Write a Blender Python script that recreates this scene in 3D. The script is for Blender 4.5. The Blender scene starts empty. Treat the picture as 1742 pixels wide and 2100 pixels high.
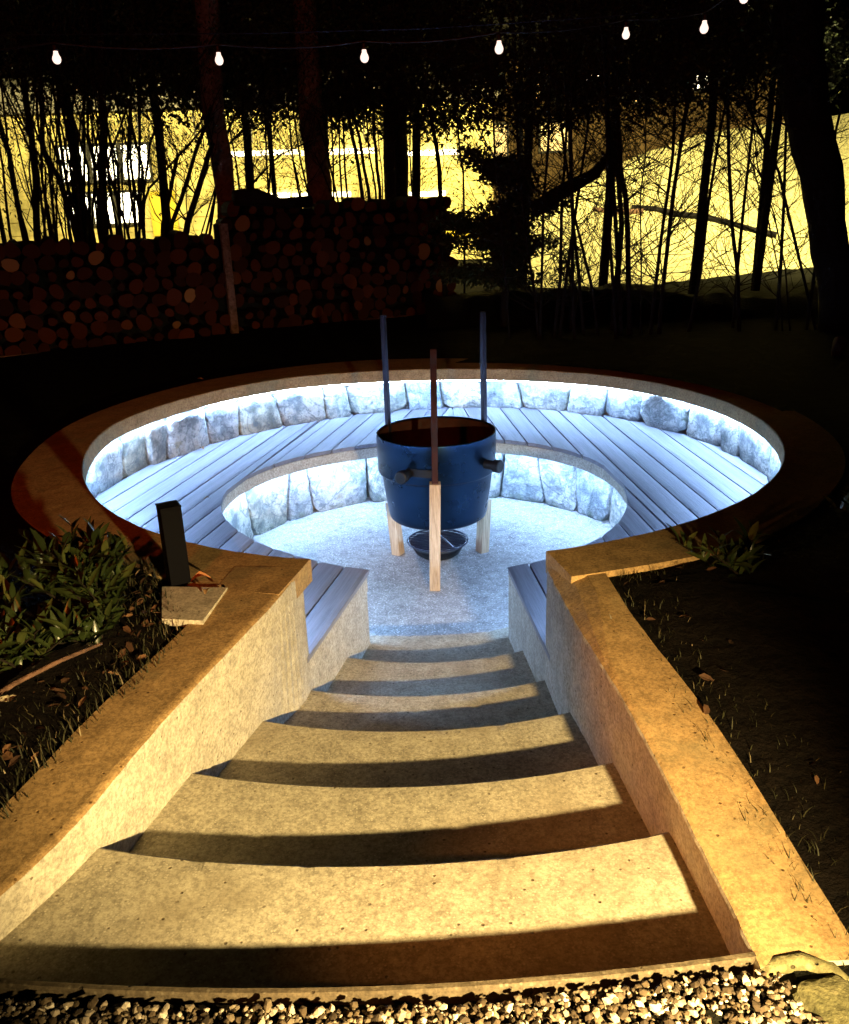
import bpy, bmesh, math, random
from math import sin, cos, pi, radians, atan2, hypot, sqrt
from mathutils import Vector, Matrix, noise
random.seed(7)
S = bpy.context.scene
COL = S.collection
# ------------------------------------------------------------------ camera
PITCH, ROLL = 0.35026, -0.03489
cam_d = bpy.data.cameras.new('camera'); cam = bpy.data.objects.new('camera', cam_d); COL.objects.link(cam)
cam_d.sensor_fit = 'HORIZONTAL'; cam_d.sensor_width = 36; cam_d.lens = 36*1800.4/1742
cam_d.clip_start = 0.05; cam_d.clip_end = 600
up0 = Vector((0, sin(PITCH), cos(PITCH))); rt0 = Vector((1, 0, 0)); fw = Vector((0, cos(PITCH), -sin(PITCH)))
rt = rt0*cos(ROLL) + up0*sin(ROLL); up = -rt0*sin(ROLL) + up0*cos(ROLL)
M = Matrix((rt, up, -fw)).transposed().to_4x4(); M.translation = Vector((0, 0, 1.6))
cam.matrix_world = M; S.camera = cam
# ------------------------------------------------------------------ night sky
W = bpy.data.worlds.new('World'); S.world = W; W.use_nodes = True
wn = W.node_tree.nodes; bg = wn['Background']
sky = wn.new('ShaderNodeTexSky'); sky.sky_type = 'NISHITA'; sky.sun_disc = False
sky.sun_elevation = radians(-9); sky.sun_rotation = radians(180)
W.node_tree.links.new(sky.outputs[0], bg.inputs[0]); bg.inputs[1].default_value = 0.002
S.view_settings.view_transform = 'Standard'; S.view_settings.look = 'None'
S.view_settings.exposure = 0; S.view_settings.gamma = 1; S.view_settings.use_curve_mapping = False
S.render.engine = 'CYCLES'
try:
    S.cycles.use_denoising = True; S.cycles.use_light_tree = True
    S.cycles.max_bounces = 8; S.cycles.diffuse_bounces = 3; S.cycles.sample_clamp_indirect = 4
except Exception: pass

def lamp(name, kind, loc, target, power, col, **kw):
    d = bpy.data.lights.new(name, kind); o = bpy.data.objects.new(name, d); COL.objects.link(o)
    o.location = loc; d.energy = power; d.color = col
    o.rotation_euler = (Vector(target)-Vector(loc)).to_track_quat('-Z', 'Y').to_euler()
    for k, v in kw.items(): setattr(d, k, v)
    return o
# lamps of the place: two path bollards beside the photographer, floodlights beyond the trees; plus an added red fill lamp
lamp('path_light_beam', 'SPOT', (.90, .16, .66), (-.45, 3.25, -.12), 1330, (1, .71, .29), spot_size=radians(67), spot_blend=.8, shadow_soft_size=.03)
lamp('path_light_glow', 'SPOT', (-1.75, .90, .62), (.70, 2.15, .22), 190, (1, .33, .06), spot_size=radians(36), spot_blend=.8, shadow_soft_size=.04)
lamp('red_fill_beam', 'SPOT', (-1.9, -1.6, 3.1), (-1.2, 10.0, 1.2), 430, (1, .11, .008), spot_size=radians(66), spot_blend=.9, shadow_soft_size=.12)  # added lamp; its deep red imitates the reddened dim tones
FLOODS = [((-7.5, 17.2, 4.6), (-8, 22.2, 2.0), 2200), ((-2.5, 17.2, 4.6), (-2.5, 22.2, 1.9), 2200), ((2.0, 17.8, 4.8), (1.5, 22.5, 2.2), 1300),
          ((5.2, 14.2, 6.2), (6.3, 19.5,   .8), 6200), ((9.6, 15.2, 6.6), (9.6, 21.0, 1.4), 6800)]
for i, (p, t, e) in enumerate(FLOODS):
    lamp('floodlight_beam', 'SPOT', p, t, e, (1, .85, .36), spot_size=radians(125), spot_blend=.6, shadow_soft_size=.25)

# ------------------------------------------------------------------ helpers
def link(name, me, m=None, parent=None, smooth=False, loc=None):
    o = bpy.data.objects.new(name, me); COL.objects.link(o)
    if m and not me.materials: me.materials.append(m)
    if parent: o.parent = parent
    if loc: o.location = loc
    if smooth:
        for p in me.polygons: p.use_smooth = True
    return o
def mesh(vs, fs):
    me = bpy.data.meshes.new('m'); me.from_pydata([tuple(v) for v in vs], [], fs); me.update(); return me
class MB:
    def __init__(s): s.v = []; s.f = []
    def add(s, vs, fs):
        n = len(s.v); s.v += [tuple(v) for v in vs]; s.f += [tuple(i+n for i in f) for f in fs]
    def box(s, c, d, rz=0, M=None):
        x, y, z = [q/2 for q in d]; vs = []
        for a in (-1, 1):
            for b in (-1, 1):
                for e in (-1, 1):
                    p = Vector((a*x, b*y, e*z))
                    if M is not None: p = M @ p
                    p = Vector((p.x*cos(rz)-p.y*sin(rz), p.x*sin(rz)+p.y*cos(rz), p.z)) + Vector(c)
                    vs.append(p)
        s.add(vs, [(0,1,3,2),(4,6,7,5),(0,4,5,1),(2,3,7,6),(0,2,6,4),(1,5,7,3)])
    def tube(s, pts, rs, n=8, cap=True):
        pts = [Vector(p) for p in pts]
        if not isinstance(rs, (list, tuple)): rs = [rs]*len(pts)
        rings = []; vs = []; fs = []
        prev = None
        for i, p in enumerate(pts):
            t = (pts[min(i+1, len(pts)-1)]-pts[max(i-1, 0)]).normalized()
            if prev is None:
                a = t.orthogonal().normalized()
            else:
                a = (prev - t*prev.dot(t)).normalized()
            prev = a; b = t.cross(a)
            for k in range(n):
                q = 2*pi*k/n; vs.append(p + (a*cos(q)+b*sin(q))*rs[i])
        for i in range(len(pts)-1):
            for k in range(n):
                fs.append((i*n+k, i*n+(k+1)%n, (i+1)*n+(k+1)%n, (i+1)*n+k))
        if cap: fs.append(tuple(range(n))[::-1]); fs.append(tuple((len(pts)-1)*n+k for k in range(n)))
        s.add(vs, fs)
    def lathe(s, c, prof, n=48, closed=False):
        vs = []; fs = []; m = len(prof)
        for k in range(n):
            q = 2*pi*k/n
            for r, z in prof: vs.append((c[0]+r*cos(q), c[1]+r*sin(q), c[2]+z))
        for k in range(n):
            for i in range(m if closed else m-1):
                j = (i+1) % m; fs.append((k*m+i, ((k+1)%n)*m+i, ((k+1)%n)*m+j, k*m+j))
        s.add(vs, fs)
    def build(s, name, m=None, parent=None, smooth=False, bevel=0):
        me = mesh(s.v, s.f); bm = bmesh.new(); bm.from_mesh(me)
        bmesh.ops.recalc_face_normals(bm, faces=bm.faces)
        if bevel:
            es = [e for e in bm.edges if len(e.link_faces) == 2 and e.calc_face_angle(0) > .5]
            bmesh.ops.bevel(bm, geom=es, offset=bevel, segments=2, affect='EDGES', profile=.6)
        bm.to_mesh(me); bm.free(); me.update()
        return link(name, me, m, parent, smooth)
def tag(o, label=None, cat=None, group=None, kind=None):
    if label: o['label'] = label
    if cat: o['category'] = cat
    if group: o['group'] = group
    if kind: o['kind'] = kind
    return o
def thing(name, loc, label, cat, group=None):
    o = bpy.data.objects.new(name, None); COL.objects.link(o); o.location = loc; o.empty_display_size = .1
    return tag(o, label, cat, group)
def to_local(o, parent):           # keep world placement of a mesh written in world coordinates
    o.data.transform(Matrix.Translation(-parent.location))
    return o
def part(mb, name, m, parent, **kw):
    o = mb.build(name, m, parent, **kw); to_local(o, parent); return o

# ------------------------------------------------------------------ materials
def nd(t, k, **kw):
    n = t.nodes.new(k)
    for a, v in kw.items(): setattr(n, a, v)
    return n
def base_mat(name, rough=.8, spec=.3, metal=0):
    m = bpy.data.materials.new(name); m.use_nodes = True; t = m.node_tree; b = t.nodes['Principled BSDF']
    b.inputs['Roughness'].default_value = rough; b.inputs['Specular IOR Level'].default_value = spec; b.inputs['Metallic'].default_value = metal
    return m, t, b
def noise_n(t, co, scale, detail=6, rough=.6):
    n = nd(t, 'ShaderNodeTexNoise'); n.inputs['Scale'].default_value = scale; n.inputs['Detail'].default_value = detail
    n.inputs['Roughness'].default_value = rough; t.links.new(co, n.inputs['Vector']); return n.outputs['Fac']
def ramp(t, fac, stops):
    r = nd(t, 'ShaderNodeValToRGB'); e = r.color_ramp.elements
    while len(e) < len(stops): e.new(.5)
    for i, (p, c) in enumerate(stops): e[i].position = p; e[i].color = (*c, 1) if len(c) == 3 else c
    t.links.new(fac, r.inputs[0]); return r.outputs[0]
def mixc(t, fac, a, b, mode='MIX'):
    m = nd(t, 'ShaderNodeMix', data_type='RGBA', blend_type=mode)
    for sock, v in ((m.inputs[0], fac), (m.inputs[6], a), (m.inputs[7], b)):
        if isinstance(v, (int, float)): sock.default_value = v
        elif isinstance(v, tuple): sock.default_value = (*v, 1)
        else: t.links.new(v, sock)
    return m.outputs[2]
def math_n(t, op, a, b=0.0):
    m = nd(t, 'ShaderNodeMath', operation=op)
    for i, v in enumerate((a, b)):
        if isinstance(v, (int, float)): m.inputs[i].default_value = v
        else: t.links.new(v, m.inputs[i])
    return m.outputs[0]
def bump(t, b, h, dist=.01, strength=1):
    n = nd(t, 'ShaderNodeBump'); n.inputs['Distance'].default_value = dist; n.inputs['Strength'].default_value = strength
    t.links.new(h, n.inputs['Height']); t.links.new(n.outputs[0], b.inputs['Normal'])
def coord(t): return nd(t, 'ShaderNodeTexCoord').outputs['Object']

def concrete(name, c1, c2, speck=(.55, .52, .46), speck_amt=.5, grain=90, bumpd=.004, pit=True, stain=None):
    m, t, b = base_mat(name, .88, .25); co = coord(t)
    big = noise_n(t, co, 2.2, 8, .65); fine = noise_n(t, co, grain, 4, .7); mid = noise_n(t, co, 14, 6, .7)
    col = ramp(t, big, [(.3, c1), (.7, c2)])
    col = mixc(t, .38, col, ramp(t, mid, [(.35, tuple(x*.66 for x in c1)), (.65, tuple(min(1, x*1.3) for x in c2))]))
    gr_ = noise_n(t, co, 70, 3, .8); col = mixc(t, .55, col, mixc(t, 1.0, col, ramp(t, gr_, [(.38, (.45, .43, .4)), (.5, (1, 1, 1)), (.64, (1.5, 1.5, 1.45))]), 'MULTIPLY'))
    v = nd(t, 'ShaderNodeTexVoronoi'); v.inputs['Scale'].default_value = grain; t.links.new(co, v.inputs['Vector'])
    sp = ramp(t, v.outputs['Color'], [(.55, (0, 0, 0)), (.8, (1, 1, 1))])
    near = ramp(t, v.outputs['Distance'], [(.25, (1, 1, 1)), (.45, (0, 0, 0))])
    f = math_n(t, 'MULTIPLY', math_n(t, 'MULTIPLY', sp, near), speck_amt)
    col = mixc(t, f, col, speck)
    if stain:
        st = ramp(t, noise_n(t, co, 1.1, 7, .7), [(.5, (0, 0, 0)), (.68, (1, 1, 1))])
        col = mixc(t, math_n(t, 'MULTIPLY', st, .7), col, stain)
    v2 = nd(t, 'ShaderNodeTexVoronoi'); v2.inputs['Scale'].default_value = 34; t.links.new(co, v2.inputs['Vector'])
    holes = ramp(t, v2.outputs['Distance'], [(.10, (0, 0, 0)), (.19, (1, 1, 1))])
    h2 = ramp(t, v2.outputs['Color'], [(.70, (1, 1, 1)), (.73, (0, 0, 0))])
    hole = math_n(t, 'MAXIMUM', holes, h2)
    if pit: col = mixc(t, 1.0, col, mixc(t, hole, (.35, .3, .25), (1, 1, 1)), 'MULTIPLY')
    t.links.new(col, b.inputs['Base Color'])
    h = math_n(t, 'ADD', math_n(t, 'MULTIPLY', fine, .45), math_n(t, 'ADD', math_n(t, 'MULTIPLY', mid, .45), math_n(t, 'MULTIPLY', hole, .8 if pit else 0)))
    h = math_n(t, 'SUBTRACT', h, math_n(t, 'MULTIPLY', v.outputs['Distance'], .12))
    bump(t, b, h, bumpd, 1); return m
MAT = {}
MAT['step'] = concrete('exposed_aggregate', (.27, .24, .18), (.44, .40, .31), (.60, .55, .43), .7, 120, .0016, stain=(.20, .16, .10))
MAT['floor'] = concrete('pit_floor_concrete', (.20, .195, .185), (.42, .41, .39), (.72, .72, .70), .95, 75, .004, stain=(.13, .125, .115))
MAT['wall'] = concrete('cast_concrete', (.34, .31, .25), (.48, .45, .37), (.5, .46, .38), .3, 120, .0025, stain=(.22, .2, .15))
MAT['coping'] = concrete('coping_concrete', (.25, .155, .065), (.42, .27, .12), (.5, .37, .2), .5, 140, .0014, stain=(.14, .14, .08))  # darker amber tone of the lamplit tops is put into this colour
MAT['strip'] = concrete('shaded_edge_concrete', (.05, .038, .022), (.11, .085, .055), (.2, .17, .12), .5, 90, .003)  # shade along the landing edge is put into this dark colour
MAT['paver'] = concrete('paver_concrete', (.42, .38, .3), (.52, .48, .4), (.6, .55, .45), .3, 100, .002)
MAT['curbstone'] = concrete('mossy_edge_stone', (.05, .05, .02), (.15, .135, .065), (.3, .26, .15), .4, 50, .010, stain=(.045, .055, .015))

def stone_mat():
    m, t, b = base_mat('granite_rubble', .75, .35); co = coord(t)
    oi = nd(t, 'ShaderNodeObjectInfo'); ad = nd(t, 'ShaderNodeVectorMath', operation='ADD'); t.links.new(co, ad.inputs[0])
    cx = nd(t, 'ShaderNodeCombineXYZ'); t.links.new(math_n(t, 'MULTIPLY', oi.outputs['Random'], 40.0), cx.inputs[0]); t.links.new(cx.outputs[0], ad.inputs[1]); cv = ad.outputs[0]
    n1 = noise_n(t, cv, 5, 10, .7); n2 = noise_n(t, cv, 24, 8, .75)
    w = nd(t, 'ShaderNodeTexNoise'); w.inputs['Scale'].default_value = 3; w.inputs['Detail'].default_value = 4; w.inputs['Distortion'].default_value = 2.5; t.links.new(cv, w.inputs['Vector'])
    col = ramp(t, n1, [(.3, (.07, .085, .09)), (.43, (.22, .24, .24)), (.56, (.54, .53, .50)), (.7, (.34, .30, .2)), (.8, (.16, .16, .13))])
    hue = ramp(t, oi.outputs['Random'], [(0, (.72, .78, .85)), (.45, (1, 1, 1)), (.8, (1.0, .93, .78)), (1, (.9, .84, .66))])
    col = mixc(t, 1.0, col, hue, 'MULTIPLY')
    col = mixc(t, ramp(t, w.outputs['Fac'], [(.47, (0, 0, 0)), (.5, (.8, .8, .8)), (.53, (0, 0, 0))]), col, (.12, .14, .15))
    col = mixc(t, ramp(t, n2, [(.36, (1, 1, 1)), (.46, (0, 0, 0))]), col, (.17, .19, .18))
    moss = ramp(t, noise_n(t, co, 3.3, 6), [(.58, (0, 0, 0)), (.66, (1, 1, 1))])
    sx = nd(t, 'ShaderNodeSeparateXYZ'); t.links.new(co, sx.inputs[0])
    col = mixc(t, math_n(t, 'MULTIPLY', moss, .5), col, (.13, .16, .07))
    t.links.new(col, b.inputs['Base Color'])
    vor = nd(t, 'ShaderNodeTexVoronoi'); vor.inputs['Scale'].default_value = 9; t.links.new(cv, vor.inputs['Vector'])
    h = math_n(t, 'ADD', math_n(t, 'MULTIPLY', n1, 1.3), math_n(t, 'ADD', math_n(t, 'MULTIPLY', n2, .6), math_n(t, 'MULTIPLY', vor.outputs['Distance'], .6)))
    bump(t, b, h, .05, 1); return m
MAT['stone'] = stone_mat()
def board_mat():
    m, t, b = base_mat('weathered_boards', .55, .4); co = coord(t)
    oi = nd(t, 'ShaderNodeObjectInfo'); mp = nd(t, 'ShaderNodeMapping'); t.links.new(co, mp.inputs['Vector'])
    mp.inputs['Rotation'].default_value = (0, 0, 0); mp.inputs['Scale'].default_value = (1, .04, 1)
    cx = nd(t, 'ShaderNodeCombineXYZ'); t.links.new(math_n(t, 'MULTIPLY', oi.outputs['Random'], 30.0), cx.inputs[0]); t.links.new(cx.outputs[0], mp.inputs['Location'])
    g = noise_n(t, mp.outputs[0], 90, 8, .7); g2 = noise_n(t, mp.outputs[0], 14, 6, .6)
    col = ramp(t, g, [(.3, (.08, .085, .10)), (.7, (.25, .26, .30))])
    col = mixc(t, .5, col, ramp(t, g2, [(.3, (.10, .10, .125)), (.7, (.29, .295, .33))]))
    tint = ramp(t, oi.outputs['Random'], [(0, (.72, .70, .70)), (1, (1.15, 1.12, 1.1))]); col = mixc(t, 1.0, col, tint, 'MULTIPLY')
    v = nd(t, 'ShaderNodeTexVoronoi'); v.inputs['Scale'].default_value = 2.6; mp2 = nd(t, 'ShaderNodeMapping'); mp2.inputs['Scale'].default_value = (2.2, 1, 1); t.links.new(co, mp2.inputs[0]); t.links.new(mp2.outputs[0], v.inputs['Vector'])
    kn = ramp(t, v.outputs['Distance'], [(.04, (1, 1, 1)), (.10, (0, 0, 0))]); col = mixc(t, kn, col, (.06, .045, .035))
    bl = ramp(t, noise_n(t, co, 4, 8, .75), [(.55, (0, 0, 0)), (.75, (.5, .5, .5))]); col = mixc(t, bl, col, (.12, .11, .11))
    t.links.new(col, b.inputs['Base Color']); bump(t, b, math_n(t, 'ADD', g, math_n(t, 'MULTIPLY', g2, .5)), .0025, 1); return m
MAT['board'] = board_mat()
def simple(name, c, rough=.7, metal=0, var=.4, scale=12, spec=.35, bd=.002):
    m, t, b = base_mat(name, rough, spec, metal); co = coord(t); n = noise_n(t, co, scale, 7, .65)
    t.links.new(ramp(t, n, [(.3, tuple(x*(1-var) for x in c)), (.7, tuple(min(1, x*(1+var)) for x in c))]), b.inputs['Base Color'])
    r = ramp(t, noise_n(t, co, scale*2, 5), [(.3, (rough*.8,)*3), (.7, (min(1, rough*1.2),)*3)]); t.links.new(r, b.inputs['Roughness'])
    bump(t, b, n, bd, 1); return m
MAT['kettle'] = simple('blue_black_steel', (.008, .024, .056), .30, .9, .12, 3, .5, .0006)
MAT['rust'] = simple('rusty_inside', (.03, .007, .004), .8, .1, .6, 14, .3, .002)
MAT['black'] = simple('black_iron', (.006, .006, .008), .5, .4, .3, 20, .5, .0008)
MAT['pole'] = simple('dark_pole', (.022, .022, .04), .45, .5, .3, 20, .5, .0008)
MAT['bollard'] = simple('black_powder_coat', (.0015, .0015, .003), .55, 0, .1, 40, .05, .0)
def wood_leg():
    m, t, b = base_mat('pale_wood', .6, .35); co = coord(t); mp = nd(t, 'ShaderNodeMapping'); mp.inputs['Scale'].default_value = (1, 1, .05); t.links.new(co, mp.inputs[0])
    g = noise_n(t, mp.outputs[0], 110, 7, .7)
    t.links.new(ramp(t, g, [(.3, (.26, .17, .09)), (.5, (.46, .33, .2)), (.72, (.58, .45, .3))]), b.inputs['Base Color']); bump(t, b, g, .002, 1); return m
MAT['leg'] = wood_leg()
MAT['bark'] = simple('bark', (.011, .009, .008), .95, 0, .5, 25, .15, .02)
MAT['bark_red'] = simple('pine_bark', (.16, .09, .06), .95, 0, .6, 22, .15, .03)
MAT['twig'] = simple('twigs', (.014, .011, .008), .95, 0, .4, 30, .1, .002)
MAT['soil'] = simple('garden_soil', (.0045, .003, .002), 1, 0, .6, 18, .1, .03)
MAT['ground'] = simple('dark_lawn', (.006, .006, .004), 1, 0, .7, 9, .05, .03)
MAT['bank'] = simple('pale_gravel_bank', (.50, .45, .22), .95, 0, .6, 14, .2, .04)
MAT['render_wall'] = simple('yellow_render', (.60, .50, .19), .9, 0, .55, 1.6, .2, .004)
MAT['brown_wall'] = simple('brown_render', (.12, .075, .03), .9, 0, .4, 2, .2, .004)
MAT['grey_wall'] = simple('grey_fascia', (.22, .2, .16), .9, 0, .3, 2, .2, .004)
MAT['dark_frame'] = simple('dark_frame', (.05, .045, .03), .6, 0, .2, 10)
MAT['yellow_panel'] = simple('yellow_panel', (.75, .55, .05), .7, 0, .2, 3)
def island(name, stops, rough=.8, spec=.3, bd=.001, nscale=60, trans=0):
    m, t, b = base_mat(name, rough, spec); g = nd(t, 'ShaderNodeNewGeometry'); co = coord(t)
    c = ramp(t, g.outputs['Random Per Island'], stops); n = noise_n(t, co, nscale, 4)
    c = mixc(t, 1.0, c, ramp(t, n, [(.3, (.6, .6, .6)), (.7, (1.15, 1.15, 1.15))]), 'MULTIPLY')
    t.links.new(c, b.inputs['Base Color']); bump(t, b, n, bd, 1); return m
MAT['gravel'] = island('gravel', [(0, (.03, .02, .012)), (.45, (.10, .07, .04)), (.7, (.24, .19, .13)), (.88, (.45, .38, .29)), (1, (.75, .68, .56))])
MAT['leafmass'] = island('dark_foliage', [(0, (.012, .02, .008)), (.6, (.03, .045, .015)), (1, (.06, .07, .025))], .6)
MAT['grass'] = island('grass_blades', [(0, (.012, .014, .004)), (.7, (.03, .03, .01)), (.95, (.08, .06, .025)), (1, (.25, .2, .12))], .7)
MAT['litter'] = island('dead_leaves', [(0, (.03, .013, .006)), (.6, (.08, .036, .015)), (.9, (.2, .1, .045)), (1, (.45, .33, .2))], .8)
def leaf_mat(name, c, rough=.35):
    m, t, b = base_mat(name, rough, .5); co = coord(t); n = noise_n(t, co, 30, 3); oi = nd(t, 'ShaderNodeObjectInfo')
    k = ramp(t, oi.outputs['Random'], [(0, tuple(x*.6 for x in c)), (.8, tuple(x*1.2 for x in c)), (1, (c[0]*2.5, c[1]*1.7, c[2]*1.6))])
    k = mixc(t, 1.0, k, ramp(t, n, [(.3, (.7, .7, .7)), (.7, (1.1, 1.1, 1.1))]), 'MULTIPLY'); t.links.new(k, b.inputs['Base Color']); return m
MAT['leaf'] = leaf_mat('laurel_leaf', (.032, .047, .013), .3)
MAT['fallen'] = leaf_mat('fallen_leaf', (.30, .17, .07), .7)
MAT['petal'] = leaf_mat('pale_petals', (.7, .62, .42), .6)
def endgrain():
    m, t, b = base_mat('log_end_grain', .9, .15); co = coord(t); oi = nd(t, 'ShaderNodeObjectInfo')
    w = nd(t, 'ShaderNodeTexWave', wave_type='RINGS', rings_direction='SPHERICAL'); w.inputs['Scale'].default_value = 9; w.inputs['Distortion'].default_value = 4; t.links.new(co, w.inputs['Vector'])
    c = ramp(t, oi.outputs['Random'], [(0, (.012, .002, .001)), (.5, (.05, .009, .003)), (.9, (.11, .022, .006)), (.97, (.22, .07, .018)), (1, (.50, .26, .09))])
    c = mixc(t, .35, c, ramp(t, w.outputs['Fac'], [(0, (.02, .005, .002)), (1, (.10, .03, .01))])); t.links.new(c, b.inputs['Base Color']); bump(t, b, noise_n(t, co, 30, 5), .01, 1); return m
MAT['log_end'] = endgrain()
def emit(name, c, s):
    m = bpy.data.materials.new(name); m.use_nodes = True; t = m.node_tree; b = t.nodes['Principled BSDF']
    b.inputs['Base Color'].default_value = (*c, 1); b.inputs['Emission Color'].default_value = (*c, 1); b.inputs['Emission Strength'].default_value = s; return m
MAT['led'] = emit('led_strip', (.33, .56, 1.0), 410)
MAT['bulb'] = emit('warm_bulb', (1, .74, .62), 1.5)
MAT['window'] = emit('lit_window', (1, .90, .62), 9)
MAT['tube'] = emit('light_tube', (1, .88, .55), 7)
MAT['window_dim'] = emit('dim_lit_window', (1, .72, .3), .7)
# measured tree stems: centre line (x, z), distance y, width at foot and top
BIG_TRUNKS = [
    ([[-2.345, 1.138], [-2.362, 2.033], [-2.407, 2.587], [-2.387, 3.120], [-2.303, 4.083]], 11.75, 0.243, 0.282),
    ([[-1.251, 1.547], [-1.279, 2.2], [-1.292, 2.782], [-1.281, 3.564], [-1.266, 4.205]], 12.5, 0.329, 0.286),
    ([[-0.236, 1.562], [-0.189, 2.775], [-0.139, 3.907], [-0.125, 4.232]], 12.8, 0.337, 0.322),
    ([[4.412, 0.597], [4.197, 1.428], [3.965, 2.121], [3.793, 2.777], [3.672, 3.439]], 9.5, 0.326, 0.516),
]
RIGHT_STEMS = [
    ([[2.289, 0.239], [2.197, 1.428], [2.122, 1.767], [2.054, 2.521]], 9.6, 0.066, 0.038),
    ([[2.535, 0.354], [2.574, 0.953], [2.651, 1.86], [2.644, 2.503]], 9.6, 0.042, 0.028),
    ([[2.628, 0.473], [2.638, 0.714], [2.684, 1.525], [2.726, 1.967], [2.783, 2.498]], 9.6, 0.047, 0.038),
    ([[2.183, 0.366], [2.098, 1.202], [2.006, 1.99], [1.95, 2.525]], 9.6, 0.047, 0.038),
    ([[3.426, 0.615], [3.316, 1.162], [3.221, 1.841], [3.154, 2.487]], 9.6, 0.045, 0.033),
    ([[1.329, 0.517], [1.341, 1.456], [1.381, 2.01], [1.384, 2.542]], 9.6, 0.031, 0.024),
    ([[1.877, 0.547], [1.657, 1.332], [1.574, 1.785], [1.467, 2.414]], 9.6, 0.033, 0.024),
    ([[1.254, 0.568], [1.176, 1.0], [1.075, 1.911], [1.05, 2.49]], 9.6, 0.033, 0.024),
    ([[0.873, 1.652], [0.839, 1.919], [0.819, 2.519]], 9.6, 0.024, 0.019),
    ([[3.854, 0.673], [3.707, 1.149], [3.481, 1.723], [3.304, 2.1]], 9.6, 0.017, 0.009),
    ([[3.926, 0.694], [3.743, 1.263], [3.529, 1.721], [3.462, 2.052]], 9.6, 0.019, 0.012),
    ([[2.39, 0.722], [2.339, 1.469], [2.373, 1.869], [2.35, 2.386]], 9.6, 0.019, 0.012),
    ([[3.749, 1.67], [3.437, 2.182], [3.351, 2.354]], 9.6, 0.033, 0.019),
]
LEFT_STEMS = [
    ([[-4.768, 1.561], [-4.764, 2.171], [-4.771, 2.541]], 11.2, 0.069, 0.047),
    ([[-4.547, 1.239], [-4.507, 1.861], [-4.426, 2.383], [-4.387, 2.889]], 11.2, 0.09, 0.065),
    ([[-4.087, 1.303], [-4.174, 1.85], [-4.301, 2.231], [-4.199, 2.883]], 11.2, 0.061, 0.05),
    ([[-4.038, 1.301], [-4.077, 1.755], [-4.118, 2.447], [-4.05, 2.878]], 11.2, 0.043, 0.032),
    ([[-3.764, 1.245], [-3.663, 1.833], [-3.573, 2.356], [-3.501, 2.861]], 11.2, 0.108, 0.079),
    ([[-3.528, 1.269], [-3.46, 1.826], [-3.386, 2.423], [-3.383, 2.857]], 11.2, 0.025, 0.014),
    ([[-3.341, 1.294], [-3.189, 2.12], [-3.152, 2.489], [-3.132, 2.849]], 11.2, 0.029, 0.04),
    ([[-3.991, 1.284], [-3.833, 2.141], [-3.768, 2.726]], 11.2, 0.04, 0.025),
    ([[-3.87, 1.312], [-3.777, 1.989], [-3.764, 2.362], [-3.697, 2.867]], 11.2, 0.022, 0.036),
    ([[-4.393, 1.266], [-4.369, 1.856], [-4.349, 2.232], [-4.272, 2.742]], 11.2, 0.04, 0.022),
    ([[-3.054, 1.332], [-2.871, 1.838]], 11.2, 0.065, 0.04),
    ([[-2.938, 1.328], [-2.654, 1.876], [-2.452, 2.334]], 11.2, 0.061, 0.036),
    ([[-2.754, 1.338], [-2.45, 1.946]], 11.2, 0.09, 0.054),
    ([[-3.26, 1.511], [-3.129, 1.739], [-2.98, 1.872], [-2.505, 2.292]], 11.2, 0.032, 0.022),
    ([[-3.092, 2.237], [-2.894, 2.51], [-2.723, 2.722]], 11.2, 0.029, 0.022),
    ([[-3.459, 1.282], [-3.306, 1.821], [-3.28, 2.272], [-3.332, 2.568]], 11.2, 0.022, 0.014),
    ([[-4.561, 1.616], [-4.676, 1.957], [-4.739, 2.215]], 11.2, 0.018, 0.011),
]
CENTRE_STEMS = [
    ([[-2.453, 2.204], [-2.212, 2.582], [-2.075, 2.758]], 12.2, 0.04, 0.018),
    ([[-2.371, 2.219], [-2.148, 2.434], [-1.91, 2.626]], 12.2, 0.031, 0.013),
    ([[-2.349, 2.237], [-2.112, 2.396], [-1.821, 2.515]], 12.2, 0.022, 0.011),
    ([[-2.165, 1.684], [-1.939, 1.906], [-1.678, 2.104], [-1.532, 2.155]], 12.2, 0.022, 0.011),
    ([[-1.472, 1.662], [-1.542, 2.043], [-1.73, 2.42]], 12.2, 0.02, 0.011),
    ([[-1.004, 1.627], [-1.076, 2.066], [-1.123, 2.253]], 12.2, 0.031, 0.018),
    ([[-0.861, 1.622], [-0.868, 2.152], [-0.863, 2.392]], 12.2, 0.031, 0.02),
    ([[-0.677, 1.626], [-0.727, 2.148], [-0.771, 2.426]], 12.2, 0.054, 0.04),
    ([[-0.584, 1.633], [-0.647, 2.145], [-0.693, 2.387]], 12.2, 0.049, 0.031),
    ([[-0.492, 1.649], [-0.552, 2.049], [-0.556, 2.328]], 12.2, 0.027, 0.022),
    ([[-0.434, 1.647], [-0.466, 2.139], [-0.473, 2.398]], 12.2, 0.045, 0.04),
    ([[-0.4, 1.646], [-0.418, 2.101]], 12.2, 0.018, 0.013),
    ([[-1.084, 1.649], [-1.136, 1.784]], 12.2, 0.022, 0.011),
    ([[-0.021, 1.652], [-0.009, 2.493]], 12.2, 0.022, 0.018),
    ([[0.346, 1.621], [0.319, 2.114], [0.252, 2.576]], 12.2, 0.067, 0.045),
    ([[0.656, 1.802], [0.604, 2.235], [0.568, 2.475]], 12.2, 0.031, 0.02),]
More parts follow.
